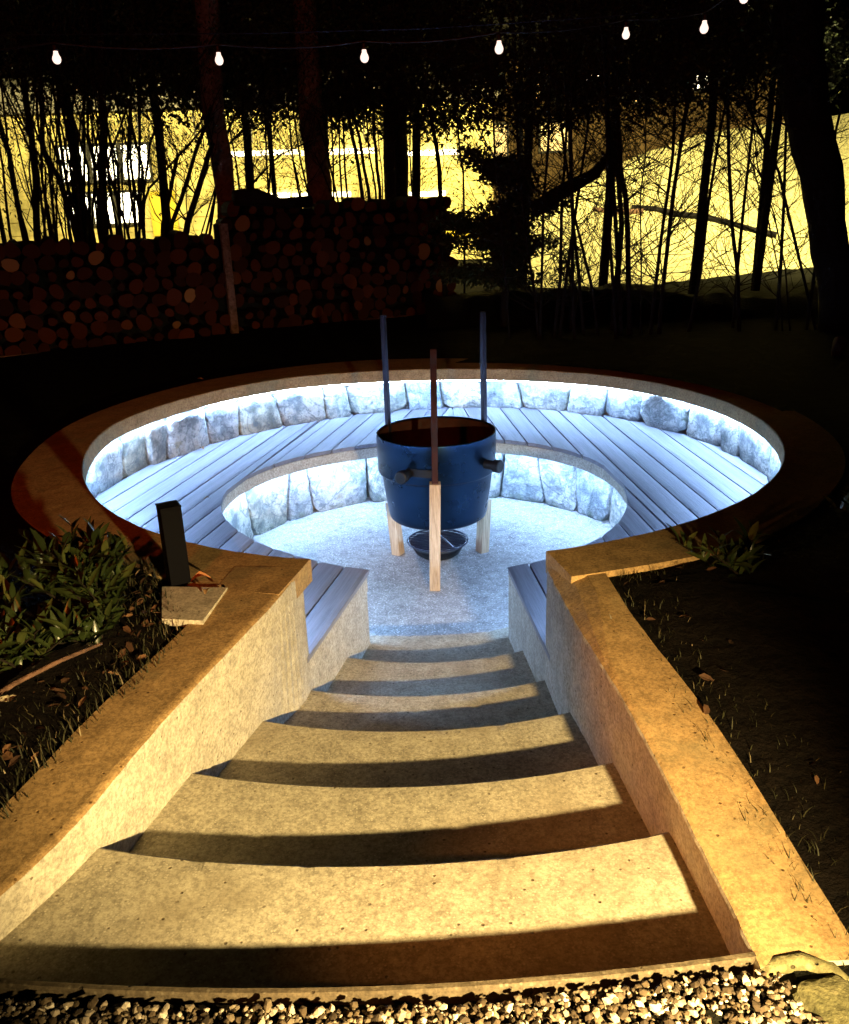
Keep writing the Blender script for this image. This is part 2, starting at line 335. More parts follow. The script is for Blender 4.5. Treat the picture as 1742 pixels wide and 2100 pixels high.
# ------------------------------------------------------------------ plan of the sunken seat (metres, measured round its centre)
CX, CY = .038, 5.816
RISER = .1343; ZTOP = .05; ZSEAT = -.3527; ZFLOOR = -.94
def fourier(c):
    return lambda a: c[0]+c[1]*cos(a)+c[2]*sin(a)+c[3]*cos(2*a)+c[4]*sin(2*a)+c[5]*cos(3*a)+c[6]*sin(3*a)
def R_RIM(a):
    r = 2.2705+.0313*cos(a)+.0116*sin(a)+.0146*cos(2*a)+.0113*sin(2*a)-.0203*cos(3*a)+.0431*sin(3*a)-.0205*cos(4*a)-.0118*sin(4*a)
    return min(r, R_BACK(a)-.055)
def Z_RIM(a): return .0744-.015*cos(a)-.0069*sin(a)+.0028*cos(2*a)-.0206*sin(2*a)     # the slab top is not dead level
R_SEAT = fourier([1.3837, -.0114, -.0436, .010, -.0042, -.034, .0248])
R_BACK = fourier([2.368, .0387, .0075, -.0132, .0336, -.0419, -.0133])
R_LOW = fourier([1.5458, .0218, -.0035, .0064, .0137, -.0039, .0059])
def pol(a, r, z=0): return Vector((CX+r*cos(a), CY+r*sin(a), z))
WALL_L = [(-.548, 3.53), (-.562, 3.44), (-.612, 3.20), (-.712, 2.88), (-.795, 2.62), (-.858, 2.40), (-.912, 2.20), (-.962, 2.02), (-1.022, 1.86), (-1.095, 1.71), (-1.20, 1.52), (-1.34, 1.32), (-1.6, 1.1)]
WALL_R = [(.528, 3.53), (.536, 3.40), (.548, 3.22), (.562, 2.98), (.584, 2.74), (.604, 2.55), (.629, 2.3), (.655, 2.05), (.672, 1.84), (.686, 1.62), (.692, 1.44)]
def smooth_path(p, n):
    out = []
    for i in range(len(p)-1):
        p0, p1, p2, p3 = [Vector(p[max(0, min(len(p)-1, i+k))]) for k in (-1, 0, 1, 2)]
        for k in range(n):
            t = k/n; out.append(.5*((2*p1)+(p2-p0)*t+(2*p0-5*p1+4*p2-p3)*t*t+(3*p1-p0-3*p2+p3)*t**3))
    out.append(Vector(p[-1])); return out
def sstep(a, b, x): t = max(0, min(1, (x-a)/(b-a))); return t*t*(3-2*t)

# ------------------------------------------------------------------ ground, as one sheet with the pit cut out of it
hole = []
for k in range(0, 61):
    a = radians(-76 + (328)*k/60); hole.append(pol(a, 2.52).to_2d())
hole += [Vector(p) for p in [(-.80, 3.2), (-.93, 2.8), (-1.02, 2.5), (-1.1, 2.2), (-1.18, 1.9), (-1.35, 1.60), (-1.6, 1.42), (-.9, 1.36), (-.3, 1.33), (.3, 1.33), (.76, 1.36), (.80, 2.0), (.77, 2.7), (.72, 3.2)]]
c0 = Vector((0, 4.3))
vs = []; fs = []; N = len(hole)
scales = [0, .04, .12, .3, .6, 1.0, 1.8, 3.2, 6, 12, 30, 80, 220]
def gz(x, y, d):
    return -.012 + .07*sstep(2.6, 3.4, y)*(1-sstep(2.5, 6, d)) + .018*noise.noise(Vector((x*2.2, y*2.2, 0)))*min(1, d*3)
for s in scales:
    for p in hole:
        dr = (p-c0).normalized(); q = p+dr*s; vs.append((q.x, q.y, gz(q.x, q.y, s)))
for i in range(len(scales)-1):
    for k in range(N): fs.append((i*N+k, (i+1)*N+k, (i+1)*N+(k+1) % N, i*N+(k+1) % N))
me = mesh(vs, fs); bm = bmesh.new(); bm.from_mesh(me); bmesh.ops.recalc_face_normals(bm, faces=bm.faces)
if sum(f.normal.z for f in bm.faces) < 0: bmesh.ops.reverse_faces(bm, faces=bm.faces)
bm.to_mesh(me); bm.free()
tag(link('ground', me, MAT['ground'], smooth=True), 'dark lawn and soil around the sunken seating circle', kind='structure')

def flat_poly(name, pts, z, m, thick=0):
    me = mesh([(p[0], p[1], z) for p in pts], [tuple(range(len(pts)))]); bm = bmesh.new(); bm.from_mesh(me)
    bmesh.ops.recalc_face_normals(bm, faces=bm.faces)
    if bm.faces and list(bm.faces)[0].normal.z < 0: bmesh.ops.reverse_faces(bm, faces=bm.faces)
    if thick:
        r = bmesh.ops.extrude_face_region(bm, geom=list(bm.faces)); bmesh.ops.translate(bm, verts=[g for g in r['geom'] if isinstance(g, bmesh.types.BMVert)], vec=(0, 0, -thick))
        bmesh.ops.recalc_face_normals(bm, faces=bm.faces)
    bm.to_mesh(me); bm.free(); return link(name, me, m)

# pit floor
pts = [pol(2*pi*k/72, 1.75) for k in range(72)]
o = flat_poly('pit_floor', [(p.x, p.y) for p in pts], ZFLOOR, MAT['floor'], .1); tag(o, 'speckled concrete floor of the sunken circle', kind='structure')

# ------------------------------------------------------------------ steps: curved treads going down to the pit
ECX, ECY = -.0738, 5.7194
EDGE = [(.6936, -.0438, 4.2867), (-.2451, -.05, 3.7776), (-.4366, .0043, 3.2656), (-.57, .0456, 2.7451), (-.4562, .0529, 2.2728), (-.3766, .1379, 1.7394), (.3215, .046, 1.1932)]
XL = [None, -1.30, -1.08, -.98, -.88, -.66, -.58]; XR = [None, .76, .76, .72, .70, .66, .66]
def edge_r(i, t):
    a, b, c = EDGE[i]; t = max(-.30, min(.34, t)); return a*t*t+b*t+c
stairs = thing('staircase', (0, 2.6, -.6), 'flight of broad curved concrete steps leading down into the sunken circle', 'steps')
for k in range(1, 7):
    z = -RISER*k; mb = MB(); n = 200
    rows = []
    for j in range(n+1):
        u = j/n; x = XL[k]+(XR[k]-XL[k])*u
        prof = []
        for which, offs in ((k, [(0, -1.3-z+.01*k), (0, -.02), (.004, -.006), (.013, -.0005), (.05, 0), (.12, 0), (.2, 0)]), (k-1, [(-.05, 0), (.03, 0), (.03, -.3)])):
            # find the angle for this x at the radius of this edge
            t = 0
            for _ in range(4):
                r = edge_r(which, t); t = math.asin(max(-.95, min(.95, (x-ECX)/r)))
            for dr, dz in offs:
                jit = .004*noise.noise(Vector((x*7, k*7.1, 0)))+.0022*noise.noise(Vector((x*45, k*3.3, 1))) if (which == k and dz > -.5 and dr < .01) else 0
                chip = -.004*max(0, noise.noise(Vector((x*13, k*5.7, 4)))-.3)*3 if (which == k and -.5 < dz < 0) else 0
                rr = r+dr-jit
                prof.append((ECX+rr*sin(t), ECY-rr*cos(t), z+dz+chip))
        rows.append(prof)
    m = len(rows[0]); vs = [p for r in rows for p in r]; fs = []
    for j in range(n):
        for i in range(m-1): fs.append((j*m+i, (j+1)*m+i, (j+1)*m+i+1, j*m+i+1))
    fs.append(tuple(range(m))); fs.append(tuple(n*m+i for i in range(m))[::-1])
    mb.add(vs, fs); o = part(mb, 'step', MAT['step'], stairs)
# landing edge strip between the gravel and the first step
mb = MB(); rows = []; n = 80
for j in range(n+1):
    x = -1.62+(.70+1.62)*j/n; t = 0
    for _ in range(4):
        r = edge_r(0, t); t = math.asin((x-ECX)/r)
    rows.append([(ECX+(r+dr)*sin(t), ECY-(r+dr)*cos(t), dz + (.0015*noise.noise(Vector((x*30, dr*50, 0))) if dz > -.1 else 0)) for dr, dz in [(0, -.6), (0.0, -.014), (.004, -.006), (.006, -.006), (.016, -.006), (.020, -.012), (.05, -.5)]])
m = 7; vs = [p for r in rows for p in r]; fs = [(j*m+i, (j+1)*m+i, (j+1)*m+i+1, j*m+i+1) for j in range(n) for i in range(m-1)]
mb.add(vs, fs); part(mb, 'edge_strip', MAT['strip'], stairs)

# ------------------------------------------------------------------ retaining walls on both sides of the steps
def side_wall(path, side, outer_w, label, bev):
    P = smooth_path(path, 6); rows = []
    w = thing('retaining_wall', (P[20].x, P[20].y, -.6), label, 'concrete wall')
    for i, p in enumerate(P):
        a, b = P[max(0, i-1)], P[min(len(P)-1, i+1)]; d = (b-a).normalized(); nrm = Vector((d.y, -d.x))*(1 if side > 0 else -1)
        if nrm.x*side < 0: nrm = -nrm
        y = p.y
        zt = (.071 if side < 0 else .078)-.027*(1-sstep(2.4, 3.3, y))-.05*(1-sstep(1.6, 2.5, y))
        ow = outer_w(y); bw, bd = bev(y)
        lean = .055*(1-sstep(3.2, 3.45, y))*sstep(1.4, 1.7, y) if side < 0 else .03*(1-sstep(2.8, 3.2, y))*sstep(1.45, 1.7, y); jt = .0022*noise.noise(Vector((p.x*14, y*14, 3)))+.002*noise.noise(Vector((p.x*60, y*60, 3)))
        pr = [(0, -1.25), (0, -.7), (0, zt-bd-.014), (.004, zt-bd-.004), (.012, zt-bd), (max(.02, bw*.5), zt-bd*.38), (max(.03, bw), zt), (max(.05, bw*1.4), zt), (ow*.6, zt+.002), (ow, zt), (ow+.005, -.3)]
        row = []
        for q, (u, z) in enumerate(pr):
            uu = u + (jt if 2 <= q <= 4 else 0) + lean*(1-max(0, min(1, (z+.5)/(zt+.5))))*(1 if q < 9 else 0); v = p+nrm*uu
            row.append((v.x, v.y, z+(.003*noise.noise(Vector((v.x*7, v.y*7, 8))) if 4 <= q <= 9 else 0)))
        rows.append(row)
    m = len(rows[0]); n = len(rows); vs = [q for r in rows for q in r]
    fs = [(j*m+i, (j+1)*m+i, (j+1)*m+i+1, j*m+i+1) for j in range(n-1) for i in range(m-1)]
    fs += [tuple(range(m)), tuple((n-1)*m+i for i in range(m))[::-1]]
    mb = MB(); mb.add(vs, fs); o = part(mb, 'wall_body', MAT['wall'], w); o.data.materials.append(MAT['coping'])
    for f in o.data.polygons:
        if f.normal.z > .55: f.material_index = 1  # top faces take the darker amber colour, imitating grazing lamp light
    return w
side_wall(WALL_L, -1, lambda y: .25+.05*sstep(2.9, 3.4, y), 'pale cast concrete retaining wall left of the steps, brightly lit on its inner face', lambda y: (.02, .004))
side_wall(WALL_R, 1, lambda y: .235-.03*sstep(2.2, 3.2, y)-.005*(1-sstep(1.4, 2.1, y)), 'orange lit concrete retaining wall right of the steps, beside the dark planting bed', lambda y: (.015+.115*sstep(2.45, 3.3, y), .004+.05*sstep(2.45, 3.3, y)))

# ------------------------------------------------------------------ ring shaped coping slab round the circle
A0, A1 = radians(-77.4), radians(255.8)
def ring(name, rin, rout, z0, z1, m, parent, a0=A0, a1=A1, n=220, lip=.008, rough=.002, ends=None, zfun=False):
    rows = []
    for j in range(n+1):
        u = j/n; row = []
        for q, (wr, z) in enumerate([(0, z0), (0, z1-lip), (lip*.35, z1-lip*.3), (lip, z1), (.3, z1), (.65, z1), (1, z1), (1, z0)]):
            a = a0+(a1-a0)*u
            ri, ro = rin(a), rout(a); zz = z+Z_RIM(a) if zfun else z
            r = ri+wr if q < 4 else ri+(ro-ri)*wr
            if ends: a = ends(a, r, u)
            p = pol(a, r, zz)
            if 1 <= q <= 5: p.z += rough*noise.noise(p*11); 
            if 1 <= q <= 3:
                r2 = rough*noise.noise(p*25); p.x += r2*cos(a); p.y += r2*sin(a)
            row.append(p)
        rows.append(row)
    m_ = 8; vs = [p for r in rows for p in r]
    fs = [(j*m_+i, (j+1)*m_+i, (j+1)*m_+(i+1) % m_, j*m_+(i+1) % m_) for j in range(n) for i in range(m_)]
    fs += [tuple(range(m_)), tuple(n*m_+i for i in range(m_))[::-1]]
    mb = MB(); mb.add(vs, fs); return part(mb, name, m, parent) if parent else mb.build(name, m)
def coping_out(a):
    return 2.60 + .05*noise.noise(Vector((cos(a)*2, sin(a)*2, 0))) + .16*max(0, sin(a))**2
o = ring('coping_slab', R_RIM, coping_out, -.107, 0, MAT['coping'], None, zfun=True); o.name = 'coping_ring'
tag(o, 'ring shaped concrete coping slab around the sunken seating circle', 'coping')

# paver the bollard stands on
o = flat_poly('paver', [(-1.11, 3.36), (-.83, 3.33), (-.865, 3.03), (-1.03, 3.06)], .081, MAT['paver'], .03); tag(o, 'small pale paver set beside the black bollard', 'paving stone')

# ------------------------------------------------------------------ stone walls
def make_stone(w, d, h, seed, sl=0, sr=0, e=12.0):
    rnd = random.Random(seed); bm = bmesh.new(); bmesh.ops.create_icosphere(bm, subdivisions=4, radius=1)
    cuts = []
    for _ in range(7):
        n = Vector((rnd.uniform(-.75, .75), -1, rnd.uniform(-.75, .75))).normalized(); cuts.append((n, rnd.uniform(.70, .98)))
    for _ in range(5):
        n = Vector((rnd.choice((-1, 1))*rnd.uniform(.5, 1), rnd.uniform(-.5, .1), rnd.choice((-1, 1))*rnd.uniform(.5, 1))).normalized(); cuts.append((n, rnd.uniform(1.05, 1.25)))
    off = Vector((seed*3.7, seed*1.3, 0))
    for v in bm.verts:
        p = v.co; s = (abs(p.x)**e+abs(p.y)**e+abs(p.z)**e)**(-1/e); q = p*s
        for n, dd in cuts:
            k = q.dot(n)-dd
            if k > 0: q -= n*k
        f = noise.fractal(q*1.9+off, 1, 2.1, 6)*.035
        c = noise.cell(q*2.6+off)*.035 if q.y < -.2 else 0
        q = q*(1+f); q.y += c*1.2
        q.x += (sl+(sr-sl)*(q.x+1)/2)*q.z*h/w
        v.co = Vector((q.x*w/2, q.y*d/2, q.z*h/2))
    me = bpy.data.meshes.new('stone'); bm.to_mesh(me); bm.free()
    for pl in me.polygons: pl.use_smooth = True
    me.set_sharp_from_angle(angle=radians(19))
    return me
def stone_ring(joints, rfun, z0, z1, label, seed, name, mortar_r, backing_a):
    t = thing(name, (CX, CY, z0), label, 'stone wall')
    sr_ = random.Random(seed*3); SL = [sr_.uniform(-.26, .26) for _ in joints]
    for i in range(len(joints)-1):
        a, b = radians(joints[i]), radians(joints[i+1]); mid = (a+b)/2; r = rfun(mid); w = abs(b-a)*r*1.0
        rnd = random.Random(seed+i); h = (z1-z0)*rnd.uniform(1.0, 1.06); d = .24
        sgn = 1 if joints[0] > joints[-1] else -1; me = make_stone(w*1.0-.006, d, h, seed+i, SL[i+1], SL[i])
        o = link('stone', me, MAT['stone'], t); p = pol(mid, r+d/2-.015+rnd.uniform(-.012, .02), (z0+z1)/2)-t.location
        o.location = p; o.rotation_euler = (rnd.uniform(-.05, .05), 0, mid+pi/2)
        o.rotation_euler[2] = mid-pi/2+pi; me.update()
    # small wedge stones filling the joints
    for i in range(1, len(joints)-1):
        if random.Random(seed*5+i).random() < .55:
            rnd = random.Random(seed*9+i); a = radians(joints[i]); r = rfun(a); s = rnd.uniform(.04, .065)
            o = link('wedge_stone', make_stone(s, .1, s*rnd.uniform(.8, 1.3), seed*11+i, 0, 0, 5), MAT['stone'], t)
            o.location = pol(a, r+.06, rnd.choice([z1-s*.5-.01, z0+s*.5, z1-s*.6]))-t.location; o.rotation_euler = (0, rnd.uniform(-.8, .8), a-pi/2)
    mb = MB(); rows = []; n = 120
    for j in range(n+1):
        a = backing_a[0]+(backing_a[1]-backing_a[0])*j/n
        rows.append([pol(a, mortar_r(a), z0-.05), pol(a, mortar_r(a), z1), pol(a, mortar_r(a)+.22, z1-.002), pol(a, mortar_r(a)+.22, z0-.05)])
    vs = [p for r in rows for p in r]; mb.add(vs, [(j*4+i, (j+1)*4+i, (j+1)*4+(i+1) % 4, j*4+(i+1) % 4) for j in range(n) for i in range(4)]+[(0, 1, 2, 3), tuple(n*4+i for i in (3, 2, 1, 0))])
    part(mb, 'mortar_backing', MAT['wall'], t)
    return t
UP = [251, 243, 236, 226, 215, 204, 193, 184, 176, 167, 159.6, 154.5, 143.3, 134.8, 124.7, 113.5, 107.6, 94.1, 86.3, 77.1, 68.9, 57.6, 49.2, 40.4, 28.1, 17.9, 12.1, -1.3, -12, -22, -31, -42, -52, -61, -68, -73]
LO = [252, 239, 224, 208, 193, 174, 155.1, 137.9, 130.2, 109.8, 96, 80, 65.7, 52.8, 40.1, 26.1, 10, -6, -22, -38, -53, -66]
stone_ring(UP, R_BACK, ZSEAT-.01, -.045, 'ring of rough pale granite blocks behind the slatted seat, under the coping', 31, 'rubble_wall', lambda a: R_BACK(a)+.10, (A0+.03, A1-.03))
stone_ring(LO, R_LOW, ZFLOOR-.01, -.478, 'low ring of rough granite blocks under the bench, around the pit floor', 77, 'rubble_wall', lambda a: R_LOW(a)+.13, (radians(-66), radians(251)))

# ------------------------------------------------------------------ curved bench: boards, slab, end walls
bench = thing('curved_bench', (CX, CY, ZFLOOR), 'curved bench of weathered grey boards running round the pit', 'bench')
SEAM = .30
BT = .030
def board(dirdeg, n0, n1, cond):
    """one board: strip between the offsets n0..n1 across a direction, cut to the ring"""
    d = radians(dirdeg); D = Vector((cos(d), sin(d))); Nn = Vector((sin(d), -cos(d))); c = Vector((CX, CY))
    cols = 7; segs = {}
    for q in range(cols):
        off = n0+(n1-n0)*q/(cols-1)
        # sample along the line and find runs inside the ring
        runs = []; cur = None; s = -2.9
        while s < 2.95:
            p = c+D*s+Nn*(off-c.dot(Nn)); v = p-c; a = atan2(v.y, v.x); r = v.length
            ok = R_SEAT(a) <= r <= R_BACK(a)+.06 and cond(p)
            if ok and cur is None: cur = s
            if not ok and cur is not None: runs.append((cur, s)); cur = None
            s += .006
        if cur is not None: runs.append((cur, s))
        segs[q] = [r_ for r_ in runs if r_[1]-r_[0] > .03]
    for side in (0, 1):
        col = []
        for q in range(cols):
            off = n0+(n1-n0)*q/(cols-1)
            rr = [r_ for r_ in segs[q] if ((r_[0]+r_[1])/2 > 0) == bool(side)]
            if rr: col.append((off, max(rr, key=lambda z: z[1]-z[0])))
        if len(col) < 2: continue
        zr = random.uniform(-.0025, .0025); ev = .004
        origin = c+D*((col[0][1][0]+col[0][1][1])/2)+Nn*((n0+n1)/2-c.dot(Nn))
        L = []; 
        K = 6
        for off, (s0, s1) in col:
            for k in range(K+1):
                s = s0+(s1-s0)*k/K; p = c+D*s+Nn*(off-c.dot(Nn)); L.append(p)
        # local frame: x across, y along
        def loc(p): v = p-origin; return (v.dot(Nn), v.dot(D))
        nc = len(col); vs = []; fs = []
        for ci in range(nc):
            for k in range(K+1):
                x, y = loc(L[ci*(K+1)+k]); edge = ci in (0, nc-1)
                vs.append((x, y, -(.0035 if edge else 0)))
        nt = len(vs)
        for ci in range(nc):
            for k in range(K+1):
                x, y = loc(L[ci*(K+1)+k]); vs.append((x, y, -BT))
        idx = lambda ci, k: ci*(K+1)+k
        for ci in range(nc-1):
            for k in range(K):
                fs.append((idx(ci, k), idx(ci+1, k), idx(ci+1, k+1), idx(ci, k+1)))
                fs.append((nt+idx(ci, k), nt+idx(ci, k+1), nt+idx(ci+1, k+1), nt+idx(ci+1, k)))
        for k in range(K):
            fs.append((idx(0, k), idx(0, k+1), nt+idx(0, k+1), nt+idx(0, k))); fs.append((idx(nc-1, k), nt+idx(nc-1, k), nt+idx(nc-1, k+1), idx(nc-1, k+1)))
        for ci in range(nc-1):
            fs.append((idx(ci, 0), nt+idx(ci, 0), nt+idx(ci+1, 0), idx(ci+1, 0))); fs.append((idx(ci, K), idx(ci+1, K), nt+idx(ci+1, K), nt+idx(ci, K)))
        me = mesh(vs, fs); bm = bmesh.new(); bm.from_mesh(me); bmesh.ops.recalc_face_normals(bm, faces=bm.faces); bm.to_mesh(me); bm.free()
        o = link('board', me, MAT['board'], bench); o.location = Vector((origin.x, origin.y, ZSEAT+zr))-bench.location
        o.rotation_euler = (random.uniform(-.0015, .0015), random.uniform(-.0025, .0025), d-pi/2)
PL, PR, GAP = .166, .168, .011
NL = Vector((sin(radians(76.5)), -cos(radians(76.5)))); EL = -1.345
for k in range(0, 14):
    hi = EL-.0 - (0 if k == 0 else (.155+PL*(k-1))); lo = EL-.155-PL*k
    board(76.5, lo+GAP/2, hi-GAP/2, lambda p: p.x < SEAM-.004)
for k in range(0, 11):      # boards of the left half that only exist behind the opening
    lo = EL+PL*k; board(76.5, lo+GAP/2, lo+PL-GAP/2, lambda p: p.x < SEAM-.004 and p.y > CY)
ER = .825
for k in range(0, 13):
    lo = ER+(0 if k == 0 else .13+PR*(k-1)); hi = ER+.13+PR*k
    board(95, lo+GAP/2, hi-GAP/2, lambda p: p.x > SEAM+.004)
for k in range(0, 6):
    hi = ER-PR*k; board(95, hi-PR+GAP/2, hi-GAP/2, lambda p: p.x > SEAM+.004 and p.y > CY)
# slab carrying the boards, set back a little under their front edge
def end_cut(a, r, u):
    # keep the slab ends parallel to the steps
    v = pol(a, r)
    if u < .5 and v.y < CY:
        x = ER+.0-v.y*.0872
        xx = (ER+.012 - .0872*v.y)/.9962
        if v.x < xx:
            c = max(-1, min(1, (xx-CX)/r)); return -math.acos(c)
    if u >= .5 and v.y < CY:
        # line n.p = EL with n=(.972,-.233)
        f = lambda t: .9724*(CX+r*cos(t))-.2334*(CY+r*sin(t))-(EL-.012)
        if f(a) > 0:
            lo_, hi_ = radians(190), a
            for _ in range(24):
                mid = (lo_+hi_)/2
                if f(mid) > 0: hi_ = mid
                else: lo_ = mid
            return lo_
    return a
ring('bench_slab', lambda a: R_SEAT(a)+.014, lambda a: R_BACK(a)+.08, ZSEAT-.125, ZSEAT-BT-.008, MAT['wall'], bench, a0=radians(-74), a1=radians(256), lip=.004, rough=.001, ends=end_cut)
# end walls of the bench along the steps
def end_wall(a, b, z1, side):
    a, b = Vector(a), Vector(b); d = (b-a).normalized(); n = Vector((d.y, -d.x)); n = n if n.x*side > 0 else -n
    mb = MB(); q = [a, b, b+n*.16, a+n*.16]; z0 = -1.1
    mb.add([(p.x, p.y, z0) for p in q]+[(p.x, p.y, z1) for p in q], [(3, 2, 1, 0), (4, 5, 6, 7), (0, 1, 5, 4), (1, 2, 6, 5), (2, 3, 7, 6), (3, 0, 4, 7)])
    part(mb, 'end_wall', MAT['wall'], bench, bevel=.006)
yl = lambda y: (EL-.016+.2334*y)/.9724
yr = lambda y: (ER+.016-.0872*y)/.9962
end_wall((yl(4.44), 4.44), (yl(3.50), 3.50), ZSEAT-BT-.012, -1)
end_wall((yr(4.46), 4.46), (yr(3.50), 3.50), ZSEAT-BT-.012, 1)

# ------------------------------------------------------------------ light strips hidden under the coping and under the seat
def strip(rf, zf, a0, a1, label, n=150):
    mb = MB(); vs = []; 
    for j in range(n+1):
        a = a0+(a1-a0)*j/n; r = rf(a); z = zf(a); vs += [pol(a, r, z), pol(a, r+.012, z), pol(a, r+.012, z+.006), pol(a, r, z+.006)]
    fs = [(j*4+i, (j+1)*4+i, (j+1)*4+(i+1) % 4, j*4+(i+1) % 4) for j in range(n) for i in range(4)]
    mb.add(vs, fs); o = mb.build('light_strip', MAT['led']); tag(o, label, 'light strip')
strip(lambda a: R_RIM(a)+.03, lambda a: Z_RIM(a)-.1155, A0+.05, A1-.05, 'cold white light strip fixed under the coping, above the upper granite ring')
strip(lambda a: R_SEAT(a)+.05, lambda a: ZSEAT-.1335, radians(-64), radians(249), 'cold white light strip fixed under the bench, above the lower granite ring')
# ------------------------------------------------------------------ fire kettle on its three legged stand
KX, KY = .097, 5.83
kt = thing('fire_kettle', (KX, KY, ZFLOOR), 'big blue black steel fire kettle on three wooden legs in the middle of the pit', 'fire kettle')
mb = MB()
outer = [(.0, -.548), (.20, -.552), (.325, -.548), (.338, -.535), (.347, -.50), (.366, -.36), (.384, -.225), (.386, -.212), (.405, -.205), (.4075, -.195), (.4075, -.085), (.4095, -.080), (.4095, .055), (.4085, .062), (.402, .063), (.398, .06)]
inner = [(.397, .05), (.396, -.20), (.372, -.23), (.352, -.38), (.335, -.50), (.30, -.53), (0, -.535)]
mb.lathe((KX, KY, 0), outer, 96); part(mb, 'kettle_body', MAT['kettle'], kt, smooth=True)
mb = MB(); mb.lathe((KX, KY, 0), inner, 96); part(mb, 'kettle_lining', MAT['rust'], kt, smooth=True)
def knob(az, z):
    a = radians(az); d = Vector((cos(a), sin(a), 0)); c = Vector((KX, KY, z))
    mb = MB(); mb.tube([c+d*.385, c+d*.47, c+d*.475, c+d*.478, c+d*.52, c+d*.524], [.032, .032, .034, .043, .043, .036], 24); part(mb, 'pipe_stub', MAT['black'], kt, smooth=False)
knob(-118, -.125); knob(-38, -.115)
# bracket plate between the stubs
mb = MB()
for q in range(17):
    pass
vs = []; 
for q in range(18):
    a = radians(-120+28*q/17)
    for r, z in ((.409, -.150), (.4135, -.150), (.4135, -.098), (.409, -.098)): vs.append((KX+r*cos(a), KY+r*sin(a), z-.0+.006*sin(a*2)))
fs = [(j*4+i, (j+1)*4+i, (j+1)*4+(i+1) % 4, j*4+(i+1) % 4) for j in range(17) for i in range(4)]+[(0, 1, 2, 3), (71, 70, 69, 68)]
mb.add(vs, fs); part(mb, 'band_bracket', MAT['black'], kt)
def bar(p0, p1, w, d, name, m, az):
    p0, p1 = Vector(p0), Vector(p1); ax = (p1-p0).normalized(); t = Vector((-sin(radians(az)), cos(radians(az)), 0)); t = (t-ax*t.dot(ax)).normalized(); n = ax.cross(t)
    vs = []
    for p in (p0, p1):
        for a, b in ((-1, -1), (1, -1), (1, 1), (-1, 1)): vs.append(p+t*a*w/2+n*b*d/2)
    mb = MB(); mb.add(vs, [(3, 2, 1, 0), (4, 5, 6, 7), (0, 1, 5, 4), (1, 2, 6, 5), (2, 3, 7, 6), (3, 0, 4, 7)]); return part(mb, name, m, kt, bevel=.004)
LEGS = [((.052, 5.425), (.074, 5.388), (.088, 5.40), -90), ((-.207, 6.06), (-.262, 6.085), (-.235, 6.06), 148), ((.420, 6.05), (.468, 6.07), (.443, 6.06), 35)]
for i, (ft, md, tp, az) in enumerate(LEGS):
    z1 = -.172 if i == 0 else -.53
    f = Vector((*ft, ZFLOOR)); mdv = Vector((*md, -.172)); u = (z1-ZFLOOR)/(-.172-ZFLOOR)
    bar(f, f.lerp(mdv, u), .072, .072, 'leg', MAT['leg'], az)
    zt = .69 if i == 0 else .82
    s = f.lerp(mdv, u) if i else mdv
    a = mdv if i == 0 else f.lerp(mdv, (-.53-ZFLOOR)/(-.172-ZFLOOR))
    tpv = Vector((*tp, zt)); 
    bar(a-Vector((0, 0, .02)), tpv, .040 if i == 0 else .036, .030, 'pole', MAT['rust'] if i == 0 else MAT['pole'], az)
# charcoal grill stored under the kettle
gr = thing('charcoal_grill', (.09, 6.02, ZFLOOR), 'small round black grill with a wire grate standing under the fire kettle', 'grill')
mb = MB(); mb.lathe((.09, 6.02, ZFLOOR), [(0, .005), (.13, .005), (.165, .03), (.19, .075), (.197, .10), (.19, .10), (.16, .04), (0, .02)], 56); part(mb, 'bowl', MAT['black'], gr, smooth=True)
mb = MB(); GZ = ZFLOOR+.118
ringp = [(.09+.222*cos(2*pi*k/48), 6.02+.222*sin(2*pi*k/48), GZ) for k in range(49)]; mb.tube(ringp, .007, 8, False); part(mb, 'rim_ring', MAT['pole'], gr, smooth=True)
for k in range(15):
    off = -.21+.42*k/14; L = sqrt(max(0, .222**2-off**2)); c, s_ = cos(radians(12)), sin(radians(12))
    p = [(.09+(-L)*c-off*s_, 6.02+(-L)*s_+off*c, GZ), (.09+L*c-off*s_, 6.02+L*s_+off*c, GZ)]
    mb = MB(); mb.tube(p, .0042, 6); part(mb, 'grate_rod', MAT['pole'], gr)
mb = MB(); mb.tube([(.06, 6.22, GZ+.009), (.20, 5.845, GZ+.009)], .006, 6); part(mb, 'cross_rod', MAT['pole'], gr)
mb = MB(); mb.lathe((.09, 6.02, ZFLOOR), [(.0, .10), (.198, .102), (.205, .108), (.198, .111), (0, .106)], 48); part(mb, 'ash_plate', MAT['black'], gr, smooth=True)

